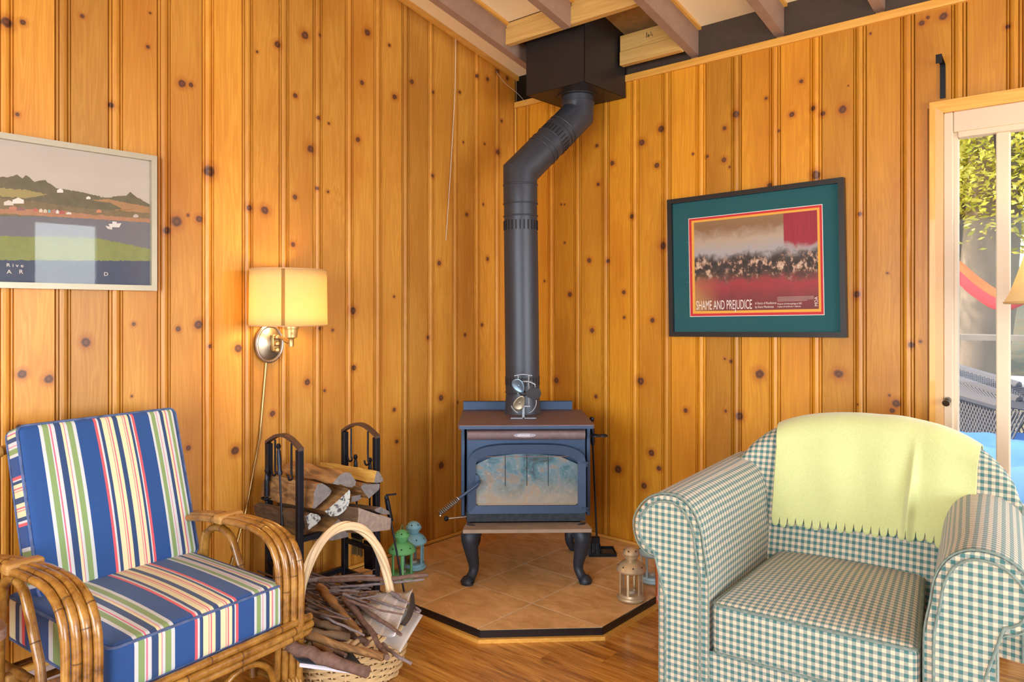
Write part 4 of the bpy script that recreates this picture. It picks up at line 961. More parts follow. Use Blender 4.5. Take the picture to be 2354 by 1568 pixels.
for k in range(70):
    u, v = r.uniform(-.032, .032), r.uniform(-.009, .009); m.tube([(u, v, -.028), (u*1.1, v*1.2, r.uniform(-.115, -.10))], .0014, 3, cap=False)
o = m.build('bristles', simple('straw_bristle', (.20, .13, .05), .9), t3); o['kind'] = 'stuff'
t4 = tool('small_shovel', 'small black fireplace shovel hanging below logs in right hoop', (.31, RYr+.024, .66), (.305, RYr+.024, .27))
MB().grid(lambda a, b: (((a-.5)*.085*(1-.15*b), .012*math.cos((a-.5)*3), .0-.13*b), (a, b)), 6, 4).build('scoop', BLACK, t4, True).modifiers.new('s', 'SOLIDIFY').thickness = .003
t5 = tool('ash_rake', 'black hooked iron rod leaning outside the right hoop', (.41, RYr+.036, .50), (.455, RYr+.105, .048), .02)
MB().tube([(-.05, -.067, .452), (-.02, -.03, .455)], .0045, 6).build('hook', IRON, t5, True)
# ------------------------------------------------------------------ wicker basket of kindling
BC = Vector((.775, -1.835, 0)); BR = .215; BH = .185
bk = thing('wicker_basket', 'round pale wicker basket with arched handle, heaped with sticks', 'basket', BC)
def br_(z): return BR*(.80+.20*(z/BH)**.7)
m = MB(); NS = 26
for k in range(NS):
    a = 2*math.pi*k/NS; m.tube([(br_(z)*math.cos(a), br_(z)*math.sin(a), z) for z in (.004, .04, .08, .12, BH)], .004, 5)
m.build('stakes', WICK, bk)
m = MB()
for row in range(13):
    z = .008+row*.0122; ph = row % 2
    P = []
    for k in range(NS*4):
        a = 2*math.pi*k/(NS*4); w = .0075*math.cos(NS*a/2*1.0+ph*math.pi); P.append(((br_(z)+w)*math.cos(a), (br_(z)+w)*math.sin(a), z))
    m.tube(P, .0062, 5, closed=True)
m.build('weave', WICK, bk, True)
m = MB()
for s_ in range(3):
    m.tube([((BR+.006+.011*math.cos(13*a+s_*2.1))*math.cos(a), (BR+.006+.011*math.cos(13*a+s_*2.1))*math.sin(a), BH+.006+.011*math.sin(13*a+s_*2.1)) for a in [2*math.pi*k/156 for k in range(156)]], .0085, 6, closed=True)
m.build('braided_rim', WICK, bk, True)
MB().lathe([(.0001, .004), (BR*.8, .004), (BR*.8, .009), (.0001, .009)], 26).build('bottom', WICK, bk)
ha = Vector((.0, .20, 0)); hb = Vector((-.15, -.135, 0))
for s_ in range(4):
    P = []
    for k in range(41):
        t = math.pi*k/40; c = (ha+hb)/2+(ha-hb)/2*math.cos(t); z = .06+.455*math.sin(t)**.82 if 0 < k < 40 else .06
        tw = 2.6*t+s_*math.pi/2; nrm = Vector((-(ha-hb).y, (ha-hb).x, 0)).normalized()
        P.append(c+nrm*.0105*math.cos(tw)+Vector((0, 0, z))+((ha-hb).normalized()*math.cos(t)+Vector((0, 0, math.sin(t))))*.0105*math.sin(tw))
    MB().tube(P, .0085, 7).build('handle_strand', CANE, bk, True)
# papers in the basket
def paper(name, lab, fn, mat, nu=14, nv=14):
    o = MB().grid(fn, nu, nv).build(name, mat, None, True); o.modifiers.new('s', 'SOLIDIFY').thickness = .0015
    return tag(o, lab, 'newspaper', 'papers in the basket')
n0, n1, n2, n3 = onz(868, 1362, .232), onz(950, 1363, .235), onz(908, 1475, .205), onz(812, 1432, .215)
def quad(a, b, c, d, bulge, curl=0.):
    def f(u, v):
        p = a*(1-u)*(1-v)+b*u*(1-v)+c*u*v+d*(1-u)*v
        return p+Vector((0, 0, bulge*math.sin(math.pi*v)*math.sin(math.pi*u)+curl*max(0, u-.72)**2*8)), (u, v)
    return f
paper('newspaper_page', 'open printed white page lying over the basket edge', quad(n0, n1, n2, n3, .012, .03), PAGE)
q0, q1, q2, q3 = onz(880, 1372, .205), onz(972, 1415, .205), onz(920, 1500, .185), onz(850, 1460, .19)
paper('folded_newspaper', 'folded yellowish newspaper under the printed page', quad(q0, q1, q2, q3, .006), PAPER)
w0, w1, w2, w3 = onz(640, 1480, .185), onz(800, 1490, .19), onz(845, 1545, .182), onz(690, 1525, .178)
mg = paper('magazine', 'white-edged magazine at the front rim of the basket', quad(w0, w1, w2, w3, .004), simple('magazine_cover', (.05, .055, .07), .4))
o = MB().tube([w3+Vector((0, 0, -.006)), w2+Vector((0, 0, -.006))], .007, 6, sq=.8).build('page_edges', simple('page_edges', (.66, .62, .66), .7), mg)
rl = paper('rolled_flyer', 'glossy flyer with a dark rolled edge at right of basket', (lambda A_, B_: lambda u, v: (A_[int(v*12+.5)]*(1-u)+B_[int(v*12+.5)]*u, (u, v)))(spline([onz(944, 1362, .247), onz(942, 1385, .245), onz(934, 1412, .235), onz(920, 1436, .222)], 4), spline([onz(951, 1364, .254), onz(954, 1388, .25), onz(947, 1416, .238), onz(932, 1440, .222)], 4)), simple('flyer_black', (.03, .03, .035), .3), 4, 12)
# sticks: (x0,y0, x1,y1, height0, height1, radius, material, bend)
ST = [(640, 1335, 985, 1322, .26, .30, .011, BARK, .02, 'long smooth brown stick pointing right past the basket'),
      (760, 1350, 975, 1332, .25, .275, .006, BARK2, .01, 'thin pale stick just below the long brown one'),
      (700, 1335, 862, 1326, .27, .29, .012, BARK2, -.01, 'thick grey stick lying across the back of the basket'),
      (790, 1378, 890, 1512, .25, .215, .013, BARK, -.012, 'brown branch running down to the front of the basket'),
      (735, 1350, 826, 1455, .275, .235, .017, SPLIT, .0, 'splintered flat piece of split wood on top of heap'),
      (815, 1385, 922, 1460, .245, .225, .009, BARK, .0, 'knobbly brown twig lying over the newspaper'),
      (900, 1362, 966, 1405, .25, .235, .008, BARK2, .0, 'short pale twig on the printed page'),
      (850, 1375, 965, 1408, .245, .236, .005, BARK2, .01, 'thin grey twig resting on the printed page'),
      (648, 1480, 845, 1545, .215, .205, .022, BARK, .0, 'thick orange-barked branch at front of basket'),
      (690, 1455, 880, 1512, .225, .215, .016, SPLIT, .0, 'split stick behind the thick front branch'),
      (640, 1440, 800, 1465, .225, .23, .020, LOGBARK, .01, 'rough bark chunk in the middle of the heap'),
      (690, 1420, 780, 1448, .245, .24, .017, LOGBARK, .0, 'shaggy bark piece below the split wood'),
      (880, 1480, 945, 1525, .205, .19, .007, BARK2, .01, 'crooked grey twig hanging over the basket front')]
def stick(a, b, r, mat, bend, lab, seed, tip=.75):
    rr = random.Random(seed); d = b-a; N_ = 9; P = []; R_ = []
    sd = d.cross(Vector((0, 0, 1))).normalized()
    for k in range(N_+1):
        t = k/N_; P.append(d*t+sd*bend*math.sin(math.pi*t)+Vector((rr.gauss(0, .15), rr.gauss(0, .15), rr.gauss(0, .15)))*r*(0 < k < N_)); R_.append(r*(1-(1-tip)*t)*(1+rr.gauss(0, .07)))
    o = MB().tube(P, R_, 7).build('kindling_stick', mat, None, True, 60); o.location = a
    return tag(o, lab, 'stick', 'kindling sticks in the basket')
for k, (x0, y0, x1, y1, h0, h1, rd, mt, bd, lab) in enumerate(ST): stick(onz(x0, y0, h0), onz(x1, y1, h1), rd, mt, bd, lab, k)
r = random.Random(21)
for k in range(26):
    x0 = r.uniform(585, 720); y0 = 1300+r.uniform(-15, 95)+(x0-600)*.1; x1 = x0+r.uniform(90, 190); y1 = y0+r.uniform(5, 60)
    h0 = .235+r.uniform(0, .05)-(y0-1300)*.0003
    stick(onz(x0, y0, h0), onz(x1, y1, h0+r.uniform(-.03, .02)), r.uniform(.003, .0075), r.choice((BARK, BARK2, BARK2)), r.uniform(-.02, .02), 'thin tangled twig in the kindling heap', 50+k, .5)
for k in range(22):
    x0 = r.uniform(690, 800); y0 = 1325+r.uniform(0, 60); x1 = x0+r.uniform(60, 130); y1 = y0+r.uniform(-20, 50)
    stick(onz(x0, y0, .24+r.uniform(0, .03)), onz(x1, y1, .235+r.uniform(-.02, .03)), r.uniform(.003, .007), r.choice((BARK, BARK2, BARK2)), r.uniform(-.015, .015), 'short twig crossing the top of the kindling heap', 150+k, .5)
for k in range(14):
    x0 = r.uniform(650, 790); y0 = r.uniform(1400, 1470); x1 = x0+r.uniform(70, 120); y1 = y0+r.uniform(20, 55)
    stick(onz(x0, y0, .205), onz(x1, y1, .2), r.uniform(.008, .015), r.choice((LOGBARK, BARK, SPLIT)), r.uniform(-.01, .01), 'short bark-covered stick buried low in the kindling heap', 90+k, .8)
# ------------------------------------------------------------------ rattan armchair
RA = math.radians(97.1)      # local x runs along the seat front (towards the corner), local +y points to the wall behind
rc = thing('rattan_armchair', 'rattan pole armchair with blue striped cushions against the left wall', 'armchair', (.853, -2.443, 0), RA)
def pole(name, pts, r=.0125, par=None, mat=None, nodes=True, n=10):
    P = [Vector(p) for p in pts]; o = MB().tube(P, r, n).build(name, mat or RATTAN, par or rc, True, 60)
    if nodes:
        m = MB(); acc = 0; nxt = .11+RND.uniform(0, .08)
        for a, b in zip(P, P[1:]):
            L = (b-a).length
            while acc+L > nxt:
                c = a+(b-a)*((nxt-acc)/L); d = (b-a).normalized(); m.tube([c-d*.002, c+d*.002], (r if not isinstance(r, list) else r[0])*1.045, n, cap=False); nxt += RND.uniform(.16, .26)
            acc += L
        if m.v: m.build('node_ring', NODE, o, True)['kind'] = 'stuff'
    return o
for sx in (-1, 1):
    for i in range(4):
        x = (.306 if sx > 0 else -.360)+(i-1.5)*.0225; f = -.004-.010*i; rr = .0125 if i else .0115; zt2 = (.594 if sx > 0 else .610)+(.004 if i in (1, 2) else 0)
        P = [(x, .70, zt2-.055), (x, .40, zt2-.012), (x, .22, zt2)]+bez((x, .17, zt2), (x, .06+f*.6, zt2), (x, f-.015, zt2-.03), (x, f-.015, zt2-.17), 8)[1:]+[(x, f-.012, .25), (x, f, .012)]
        pole('arm_pole', P, rr)
    # inner hoop under the arm, lashed at the top
    x = .306 if sx > 0 else -.360; dzz = -.02 if sx > 0 else 0
    P = [(x, .46, .06), (x, .45, .36), (x, .44, .48)]+bez((x, .44, .48), (x, .43, .585+dzz), (x, .30, .59+dzz), (x, .27, .50), 7)[1:]+[(x, .20, .36), (x, .17, .2), (x, .16, .06)]
    pole('arm_hoop', P, .014)
    MB().rbox((.0505, .022, .0165), .010, 2, c=(x, .30, .612+dzz*.9)).build('cane_lashing', WRAP, rc, True, merge=1e-5)
    MB().tube([(x, .452, .38), (x, .447, .47), (x, .44, .50), (x, .43, .54+dzz)], .0155, 10).build('cane_wrapping', WRAP, rc, True)
    pole('back_post', [(sx*.318, .575, .0), (sx*.312, .60, .22), (sx*.305, .66, .50), (sx*.296, .725, .86)], .0175)
    MB().tube([(sx*.319, .575, .012), (sx*.317, .583, .085)], .0195, 12).build('foot_wrapping', WRAP, rc, True)
    pole('side_rail', [(sx*.318, -.02, .265), (sx*.318, .62, .245)], .0135); pole('side_rail', [(sx*.318, -.02, .235), (sx*.318, .62, .215)], .0135, nodes=False)
    MB().rbox((.028, .022, .018), .008, 2, c=(sx*.322, .45, .235)).build('cane_lashing', WRAP, rc, True, merge=1e-5)
    pole('side_stretcher', [(sx*.325, .0, .07), (sx*.318, .58, .07)], .011)
    pole('side_brace', [(sx*.322, .02, .225), (sx*.318, .50, .03)], .010)
for z, yy, rr in ((.292, -.050, .012), (.268, -.055, .013), (.243, -.050, .012)): pole('front_rail', [(-.388, yy+.01, z-.003), (-.2, yy, z), (.2, yy, z), (.388, yy+.01, z-.003)], rr)
pole('front_stretcher', [(-.36, -.03, .085), (.36, -.03, .085)], .012)
for c0_, w_ in ((-.12, .17), (.13, .17)):
    pole('front_arc', bez((c0_-w_*.62, -.035, .09), (c0_-w_*.75, -.04, .26), (c0_+w_*.75, -.04, .26), (c0_+w_*.62, -.035, .09), 14), .010)
for k in range(8): MB().tube([(.25+.013*k+.018*math.cos(a)*.2, -.03+.017*math.cos(a), .085+.017*math.sin(a)) for a in [2*math.pi*j/14 for j in range(14)]], .0062, 6, closed=True).build('cane_wrapping', WRAP, rc, True)
pole('back_top_rail', [(-.315, .728, .865), (-.15, .74, .885), (.15, .74, .885), (.315, .728, .865)], .0165)
MB().tube([(-.325, .726, .862), (-.25, .734, .873)], .021, 10).build('cane_wrapping', WRAP, rc, True); MB().tube([(.325, .726, .862), (.25, .734, .873)], .021, 10).build('cane_wrapping', WRAP, rc, True)
pole('back_low_rail', [(-.31, .64, .40), (.31, .64, .40)], .013)
for k in range(5): pole('back_slat', [(-.2+.1*k, .645, .40), (-.2+.1*k, .705, .70), (-.2+.1*k, .738, .88)], .009)
for k in range(4): pole('seat_slat', [(-.31, .06+.16*k, .252-.007*k), (.31, .06+.16*k, .252-.007*k)], .010)
# cushions
def stripe_uv(w, d):
    def f(p, axis): return ((p.x/w+.5) if axis != 0 else (p.y/d*.45+.30), p.y+p.z)
    return f
SW, SD, ST_ = .575, .62, .145
def swarp(p):
    k = max(0, 1-(2*p.x/SW)**2)*max(0, 1-(2*p.y/SD)**2)
    return Vector((p.x, p.y, p.z+(.016*k if p.z > 0 else -.0)+.012*(p.y/SD)))
cs = MB().rbox((SW/2, SD/2, ST_/2), .022, 7, c=(0, SD/2-.03, .295+ST_/2), warp=swarp, uvfn=stripe_uv(SW, SD)).build('seat_cushion', STRIPE, rc, True, 60, 1e-5)
def rrect(w, d, r_, z, n=5):
    P = []
    for (cx, cy, a0) in ((w/2-r_, d/2-r_, 0), (-w/2+r_, d/2-r_, 90), (-w/2+r_, -d/2+r_, 180), (w/2-r_, -d/2+r_, 270)):
        for k in range(n+1):
            a = math.radians(a0+90*k/n); P.append(Vector((cx+r_*math.cos(a), cy+r_*math.sin(a), z)))
    return P
for zz in (ST_/2-.008, -ST_/2+.008):
    MB().tube([Vector((0, SD/2-.03, .295+ST_/2))+swarp(p) for p in rrect(SW-.006, SD-.006, .022, zz)], .0045, 6, closed=True).build('piping', STRIPE if False else CORD, cs, True)
BW, BT, BHt = .55, .095, .555
tilt = Matrix.Rotation(math.radians(-17), 3, 'X')
def bwarp(p):
    k = max(0, 1-(2*p.x/BW)**2)*max(0, 1-(2*p.z/BHt)**2)
    q = Vector((p.x, p.y+(-.02*k if p.y < 0 else .01*k), p.z)); return tilt @ q
bcn = (.028, .590, .688)
cb = MB().rbox((BW/2, BT/2, BHt/2), .024, 7, c=bcn, warp=bwarp, uvfn=lambda p, axis: ((p.x/BW+.5) if axis != 0 else (p.z/BHt*.9+.5), p.z)).build('back_cushion', STRIPE, rc, True, 60, 1e-5)
for yy in (-BT/2+.008, BT/2-.008):
    MB().tube([Vector(bcn)+bwarp(Vector((p.x, yy, p.y))) for p in rrect(BW-.006, BHt-.006, .024, 0)], .0045, 6, closed=True).build('piping', CORD, cb, True)
# small table at the left edge of view
tb = thing('side_table', 'worn wooden side table corner beside the rattan chair', 'table', (.48, -3.14, 0))
tp = MB().rbox((.26, .225, .014), .013, 2, c=(0, 0, .486))
MB().prism([(p.x, p.y) for p in rrect(.54, .47, .045, 0, 6)], lambda u, v, d: (u, v, d), .470, .498).build('table_top', wood('worn_walnut', (.34, .20, .13), (.18, .09, .05), 'x', .35, coat=.3), tb, bevel=.006)
for sx in (-1, 1):
    for sy in (-1, 1): MB().tube([(sx*.2, sy*.17, .0), (sx*.19, sy*.16, .47)], [.014, .022], 10).build('leg', wood('table_leg', (.34, .20, .13), (.18, .09, .05), 'z', .4), tb, True)
# ------------------------------------------------------------------ gingham armchair
GA = math.radians(6.8)
gp = Vector((2.272, -1.335, 0))
ga = thing('gingham_armchair', 'green and cream gingham rolled-arm armchair in right foreground', 'armchair', gp, GA)
SEC = [(0, .045), (0, .30), (0, .47), (.004, .53), (.014, .585), (.024, .652), (.048, .706), (.082, .738), (.122, .750), (.172, .743), (.216, .714), (.248, .664), (.252, .618), (.236, .572), (.205, .545), (.178, .535), (.165, .515), (.162, .48), (.162, .25), (.162, .045)]
def arc_len(P):
    o = [0]
    for a, b in zip(P, P[1:]): o.append(o[-1]+math.hypot(b[0]-a[0], b[1]-a[1]))
    return o
def dense(P, n=3):
    return [(v.x, v.y) for v in spline([(a, b, 0) for a, b in P], n)]
DS = dense(SEC, 3); DL = arc_len(DS)
AX = .293
for sx in (-1, 1):
    def armf(u, v):
        k = min(int(u*(len(DS)-1)+.5), len(DS)-1); a, z = DS[k]; cx, cz = .12, .62
        y = -.012+.86*v; sh_ = 1-(.05*(1-v/.04)**2 if v < .04 and z > .5 else 0)
        z = z*(.965 if sx > 0 else 1.)
        aa = cx+(a-cx)*sh_; zz = cz+(z-cz)*sh_ if z > .5 else z
        taper = .035*max(0, (v-.2))
        return Vector((sx*(AX+aa-taper*(1 if a < .1 else .2)), y, zz)), (DL[k], y)
    ob = MB().grid(armf, len(DS)-1, 24).build('arm', GING, ga, True, 70)
    # front panel and back closing face
    C = [armf(k/(len(DS)-1), 0)[0] for k in range(len(DS))]
    MB().add([p+Vector((0, .002, 0)) for p in C], [tuple(range(len(C)))], 0, [(p.x, p.z) for p in C]).build('arm_front', GING, ob)
    cen = Vector((sx*(AX+.10), 0, .5))
    IN = []
    for k, p in enumerate(C):
        a, z = DS[k]
        n_ = Vector((DS[min(k+1, len(DS)-1)][1]-DS[max(k-1, 0)][1], -(DS[min(k+1, len(DS)-1)][0]-DS[max(k-1, 0)][0])))
        n_ = n_.normalized() if n_.length else n_
        IN.append((a+n_.x*.024, z+n_.y*.024))
    IN = [(a, z) for (a, z), (b, w) in zip(IN, DS) if not (.155 < b < .2 and z < .56 and z > .47)]
    kz = .965 if sx > 0 else 1.; Pn = [Vector((sx*(AX+a), -.016, z*kz)) for a, z in IN]
    MB().add(Pn+[p+Vector((0, .012, 0)) for p in Pn], [tuple(range(len(Pn)))]+[(i, i+1, len(Pn)+i+1, len(Pn)+i) for i in range(len(Pn)-1)], 0, [(p.x+.004, p.z) for p in Pn]*2).build('arm_panel', GING, ob)
    MB().tube([p+Vector((0, -.001, 0)) for p in Pn], .0038, 7).build('piping', PIPING, ob, True)
    MB().tube([Vector((sx*(AX+a), -.008, z*kz)) for a, z in DS], .0030, 6).build('piping', PIPING, ob, True)
# seat deck, front apron, skirt
def apr(u, v):
    x = -AX+2*AX*u; return Vector((x, -.004+.004*math.sin(math.pi*v), .145+.135*v)), (x, .145+.135*v)
MB().grid(apr, 10, 6).build('front_apron', GING, ga, True)
MB().grid(lambda u, v: (Vector((-AX+2*AX*u, -.010-.006*(1-v)+.003*math.sin(u*40), .02+.125*v)), (-AX+2*AX*u+.008, .02+.125*v)), 40, 4).build('skirt', GING, ga, True)
MB().tube([(-AX, -.011, .146), (AX, -.011, .146)], .0045, 6).build('piping', PIPING, ga, True)
MB().bb((-AX-.15, .02, .03), (AX+.15, .84, .27)).build('base', simple('lining', (.3, .3, .26), .9), ga)
CW, CD, CT = .570, .66, .165
def cwarp(p):
    k = max(0, 1-(2*p.x/CW)**2)*max(0, 1-(2*p.y/CD)**2); t = .92-.08*(p.y/CD*2)
    return Vector((p.x*(t+.0), p.y, p.z+(.022*k if p.z > 0 else 0)))
gc = (0, CD/2-.012, .272+CT/2)
sc_ = MB().rbox((CW/2, CD/2, CT/2), .026, 8, c=gc, warp=cwarp, uvfn=lambda p, axis: (p.x if axis != 0 else p.y, p.y if axis == 2 else p.z-CD/2)).build('seat_cushion', GING, ga, True, 60, 1e-5)
for zz in (CT/2-.009, -CT/2+.009): MB().tube([Vector(gc)+cwarp(p) for p in rrect(CW-.006, CD-.006, .026, zz)], .0048, 6, closed=True).build('piping', PIPING, sc_, True)
# camel back
def top(u): return .70+.235*max(0, 1-abs(u)**2.7)**.62
def bsec(u, v):
    """u -1..1 across, v 0..1 from inner base over the top to the outer base"""
    H = top(u); x = .470*u+.045; cv = -.05*u*u
    th_ = .085*(max(.02, 1-abs(u)**5))**.5
    zi = .25; lean = .20
    def yin(z): return .625+lean*(z-.43)/.5*.8+cv
    L1 = H-th_-zi; Larc = math.pi*th_; L2 = L1; tot = L1+Larc+L2; s_ = v*tot
    if s_ < L1: z = zi+s_; y = yin(z)-.012*math.sin(math.pi*(z-zi)/L1)
    elif s_ < L1+Larc:
        a = (s_-L1)/th_; y = yin(H-th_)+th_-th_*math.cos(a); z = H-th_+th_*math.sin(a)
    else: z = H-th_-(s_-L1-Larc); y = yin(H-th_)+2*th_-.03*(1-(z-zi)/max(L1, .01))
    return Vector((x, y, z)), (x, s_)
bo = MB().grid(lambda a, b: bsec(-1+2*a, b), 40, 44).build('back', GING, ga, True, 70)
for e_ in (-1, 1):
    E_ = [bsec(e_, k/44)[0] for k in range(45)]; MB().add(E_, [tuple(range(45))], 0, [(p.y, p.z) for p in E_]).build('back_end', GING, bo)
    MB().tube(E_, .0045, 6).build('piping', PIPING, bo, True)
# fleece throw with scalloped fringe
tw = thing('fleece_throw', 'pale yellow-green fleece throw with scalloped fringe over the gingham chair back', 'blanket', gp, GA)
U0, U1 = -.68, .735
def throw(a, b):
    """a across, b 0 (front hem) .. 1 (behind)"""
    u = U0+(U1-U0)*a+.05*(b-.3)*(1 if a > .5 else -1)*abs(a-.5)*2
    H = top(u); th_ = .085*(max(.02, 1-abs(u)**5))**.5; L1 = H-th_-.25; tot = 2*L1+math.pi*th_
    zb = .556+.024*a-.10*max(0, a-.78)
    s0 = (zb-.25)/tot; s1 = .80
    p, _ = bsec(u, s0+(s1-s0)*b); q, _ = bsec(u, min(1, s0+(s1-s0)*b+.01)); w, _ = bsec(u+.01, s0+(s1-s0)*b)
    n = (q-p).cross(w-p); n = n.normalized() if n.length > 1e-9 else Vector((0, -1, 0))
    if n.dot(p-Vector((p.x, .80, .6))) < 0: n = -n
    fold = .034*math.exp(-((a-.70-.05*b)/.020)**2)*max(0, 1-abs(b-.10)/.26)
    fold += .006*math.sin(a*23+b*4)*max(0, 1-b*2.2)+.004*noise.noise((a*6, b*5, 1))
    return p+n*(.012+max(-.004, fold)+.010*max(0, 1-b*4)), (a, b)
NT_ = 23
def throw2(a, b):
    b0 = .06
    if b >= b0: return throw(a, (b-b0)/(1-b0))
    p, q = throw(a, 0)[0], throw(a, .03)[0]; d = (p-q).normalized(); d = (d+Vector((0, -.12, -.6))).normalized()
    s_ = (a*NT_ % 1)*2-1; L = (.036+.005*math.sin(int(a*NT_)*1.7))*max(0, 1-abs(s_)**3.2)**.5
    return p+d*L*(b0-b)/b0, (a, b)
MB().grid(throw2, NT_*10, 50).build('cloth', BLANK, tw, True, 80).modifiers.new('s', 'SOLIDIFY').thickness = .003
# ------------------------------------------------------------------ small red wooden stool behind the chair
q = onz(1511, 1392, 0)
sl = thing('wooden_stool', 'low red-brown wooden stool mostly hidden behind the gingham armchair', 'stool', (q.x+.14, q.y+.10, 0), .0)
RED = wood('red_stained_wood', (.50, .12, .03), (.30, .05, .012), 'z', .35, coat=.3)
MB().rbox((.165, .135, .014), .012, 2, c=(0, 0, .41)).build('seat', RED, sl, True, merge=1e-5)
for sx in (-1, 1):
    for sy in (-1, 1): MB().tube([(sx*.135, sy*.10, .0), (sx*.135, sy*.10, .02), (sx*.135, sy*.10, .045), (sx*.133, sy*.10, .055), (sx*.13, sy*.095, .40)], [.016, .020, .018, .014, .024], 12).build('leg', RED, sl, True, 30)
# ------------------------------------------------------------------ floor lamp at the right edge
lp0 = ony(2309, 699, -.30)
fl_ = thing('floor_lamp', 'floor lamp with flared cream shade by the sliding door', 'floor lamp', (lp0.x+.205, -.30, 0))
MB().lathe([(.0001, 0), (.13, 0), (.135, .012), (.10, .022), (.02, .035), (.0001, .035)], 28).build('base', BRASS, fl_, True)
MB().tube([(0, 0, .03), (0, 0, 1.40)], .011, 12).build('pole', BRASS, fl_, True)
zl = lp0.z
fs_ = MB().lathe([(.205, zl), (.203, zl+.012), (.19, zl+.035), (.165, zl+.11), (.138, zl+.20), (.12, zl+.27)], 40).build('lamp_shade', SHADE2, fl_, True); fs_.modifiers.new('s', 'SOLIDIFY').thickness = .002
MB().tube([(.205*math.cos(a), .205*math.sin(a), zl+.004) for a in [2*math.pi*k/40 for k in range(40)]], .004, 6, closed=True).build('rim', simple('shade_trim', (.7, .5, .22), .6), fs_, True)
MB().tube([(-.12, 0, zl+.265), (.12, 0, zl+.265)], .002, 6).tube([(0, -.12, zl+.265), (0, .12, zl+.265)], .002, 6).build('spider', BRASS, fl_)
MB().lathe([(.0001, zl+.17), (.02, zl+.16), (.03, zl+.135), (.022, zl+.105), (.013, zl+.07), (.0001, zl+.07)], 14).build('bulb', simple('bulb_glass2', (.9, .85, .7), .3), fl_, True)
l2 = bpy.data.lights.new('floor_lamp_bulb', 'POINT'); l2.energy = 7; l2.color = (1, .74, .42); l2.shadow_soft_size = .05
o2 = bpy.data.objects.new('floor_lamp_bulb', l2); COL.objects.link(o2); o2.location = (lp0.x+.205, -.30, zl+.205)
# ------------------------------------------------------------------ the yard outside the glass door
def gz(x, y): return -.28+max(0, y-1.6)*.185+.06*noise.noise((x*.8, y*.8, 0))+.02*noise.noise((x*4, y*4, 3))
def leafground():
    t = NT('leaf_litter'); o = t.obj(); a = t.noise(o, 6, 4, .7); b = t.n('TexVoronoi', {'Vector': o, 'Scale': 26.}).outputs['Color']
    s = t.n('SeparateColor', {0: b}).outputs[0]
    c = t.ramp(s, [(0., (.15, .14, .09)), (.3, (.24, .20, .12)), (.55, (.30, .17, .07)), (.7, (.20, .20, .16)), (.9, (.34, .23, .13))], 'CONSTANT')
    t.p(Base_Color=t.mix(t.math('MULTIPLY', a, .6), c, (.22, .22, .16)), Roughness=.95); return t.m
gr = struct(MB().grid(lambda u, v: (Vector((-6+16*u, .18+15*v, gz(-6+16*u, .18+15*v))), (u, v)), 60, 60).build('ground_outside', leafground(), None, True))
r = random.Random(11)
TB = simple('tree_bark', (.26, .19, .13), .9, var=.5, vs=14, bump=1., bs=25, sc=(1, 1, .2))
def tree(lab, x, y, lean, h, r0, nleaf, spread, hue, zc):
    zmin = {True: 1.45, False: .55}[y < 8]
    t = thing('tree', lab, 'tree', (x, y, gz(x, y)-.1), 0, 'trees in the yard')
    P = [(lean[0]*k/6+.06*math.sin(k*1.3), lean[1]*k/6, h*k/6) for k in range(7)]
    MB().tube(P, [r0*(1.15-.09*k) for k in range(7)], 14).build('trunk', TB, t, True)
    m = MB(); tips = []
    for k in range(9):
        a = 2*math.pi*k/9+r.random(); s0 = Vector(P[3+k % 3]); e_ = s0+Vector((math.cos(a)*spread*.8, math.sin(a)*spread*.6, r.uniform(.2, 1.4))); mid = (s0+e_)/2+Vector((0, 0, .25)); m.tube(spline([s0, mid, e_], 4), [.05-.004*j for j in range(9)], 6); tips += [mid, e_]
    m.build('branches', TB, t, True)
    mats = []
    LV = NT('leaf'); ri = LV.noise(LV.obj(), 3., 2)
    cc_ = LV.ramp(ri, [(.3, hue[0]), (.5, hue[1]), (.7, hue[2])])
    tl = LV.n('BsdfTranslucent', {0: cc_}); df = LV.n('BsdfDiffuse', {0: cc_}); mx = LV.n('MixShader', {0: .55, 1: df, 2: tl}); LV.t.links.new(mx.outputs[0], LV.out.inputs[0])
    m = MB()
    for k in range(nleaf):
        c = Vector((P[4][0]+r.gauss(0, spread*.55), P[4][1]+r.gauss(0, spread*.45), zc+r.gauss(0, .95)))
        if c.z < zmin+abs(r.gauss(0, .35)): c.z = zmin+.3+abs(r.gauss(0, 1.1))
        u = Vector((r.gauss(0, 1), r.gauss(0, 1), r.gauss(0, .6))).normalized(); w = u.orthogonal().normalized(); s_ = r.uniform(.022, .05)
        m.add([c-u*s_, c+w*s_*.5, c+u*s_, c-w*s_*.5], [(0, 1, 2, 3)])
    o = m.build('foliage', LV.m, t); o['kind'] = 'stuff'
    return t
H1 = ((.34, .36, .05), (.62, .55, .09), (.80, .70, .20))
def yard(px, py, y): return ony(px, py, y)
a = yard(2255, 690, 6.0); tree('thick leaning grey tree trunk seen through the door', a.x-.1, 6.0, (.55, 0, 0), 6., .27, 16000, 2.0, H1, 2.7)
a = yard(2198, 690, 6.5); tree('grey tree at the left edge of the door glass', a.x-.05, 6.6, (-.35, 0, 0), 6., .24, 16000, 2.0, H1, 2.8)
a = yard(2340, 690, 9.0); tree('yellow-leaved tree behind the middle stile of door', a.x+.6, 9.0, (.3, 0, 0), 6.5, .16, 20000, 2.6, H1, 2.4)
tree('yellow-green tree further up the slope, left', -1.8, 10.5, (.2, 0, 0), 6.5, .16, 20000, 3., H1, 2.2); tree('yellow-green tree further up the slope, right', 4.6, 10.0, (.2, 0, 0), 6.5, .16, 20000, 3., H1, 2.2)
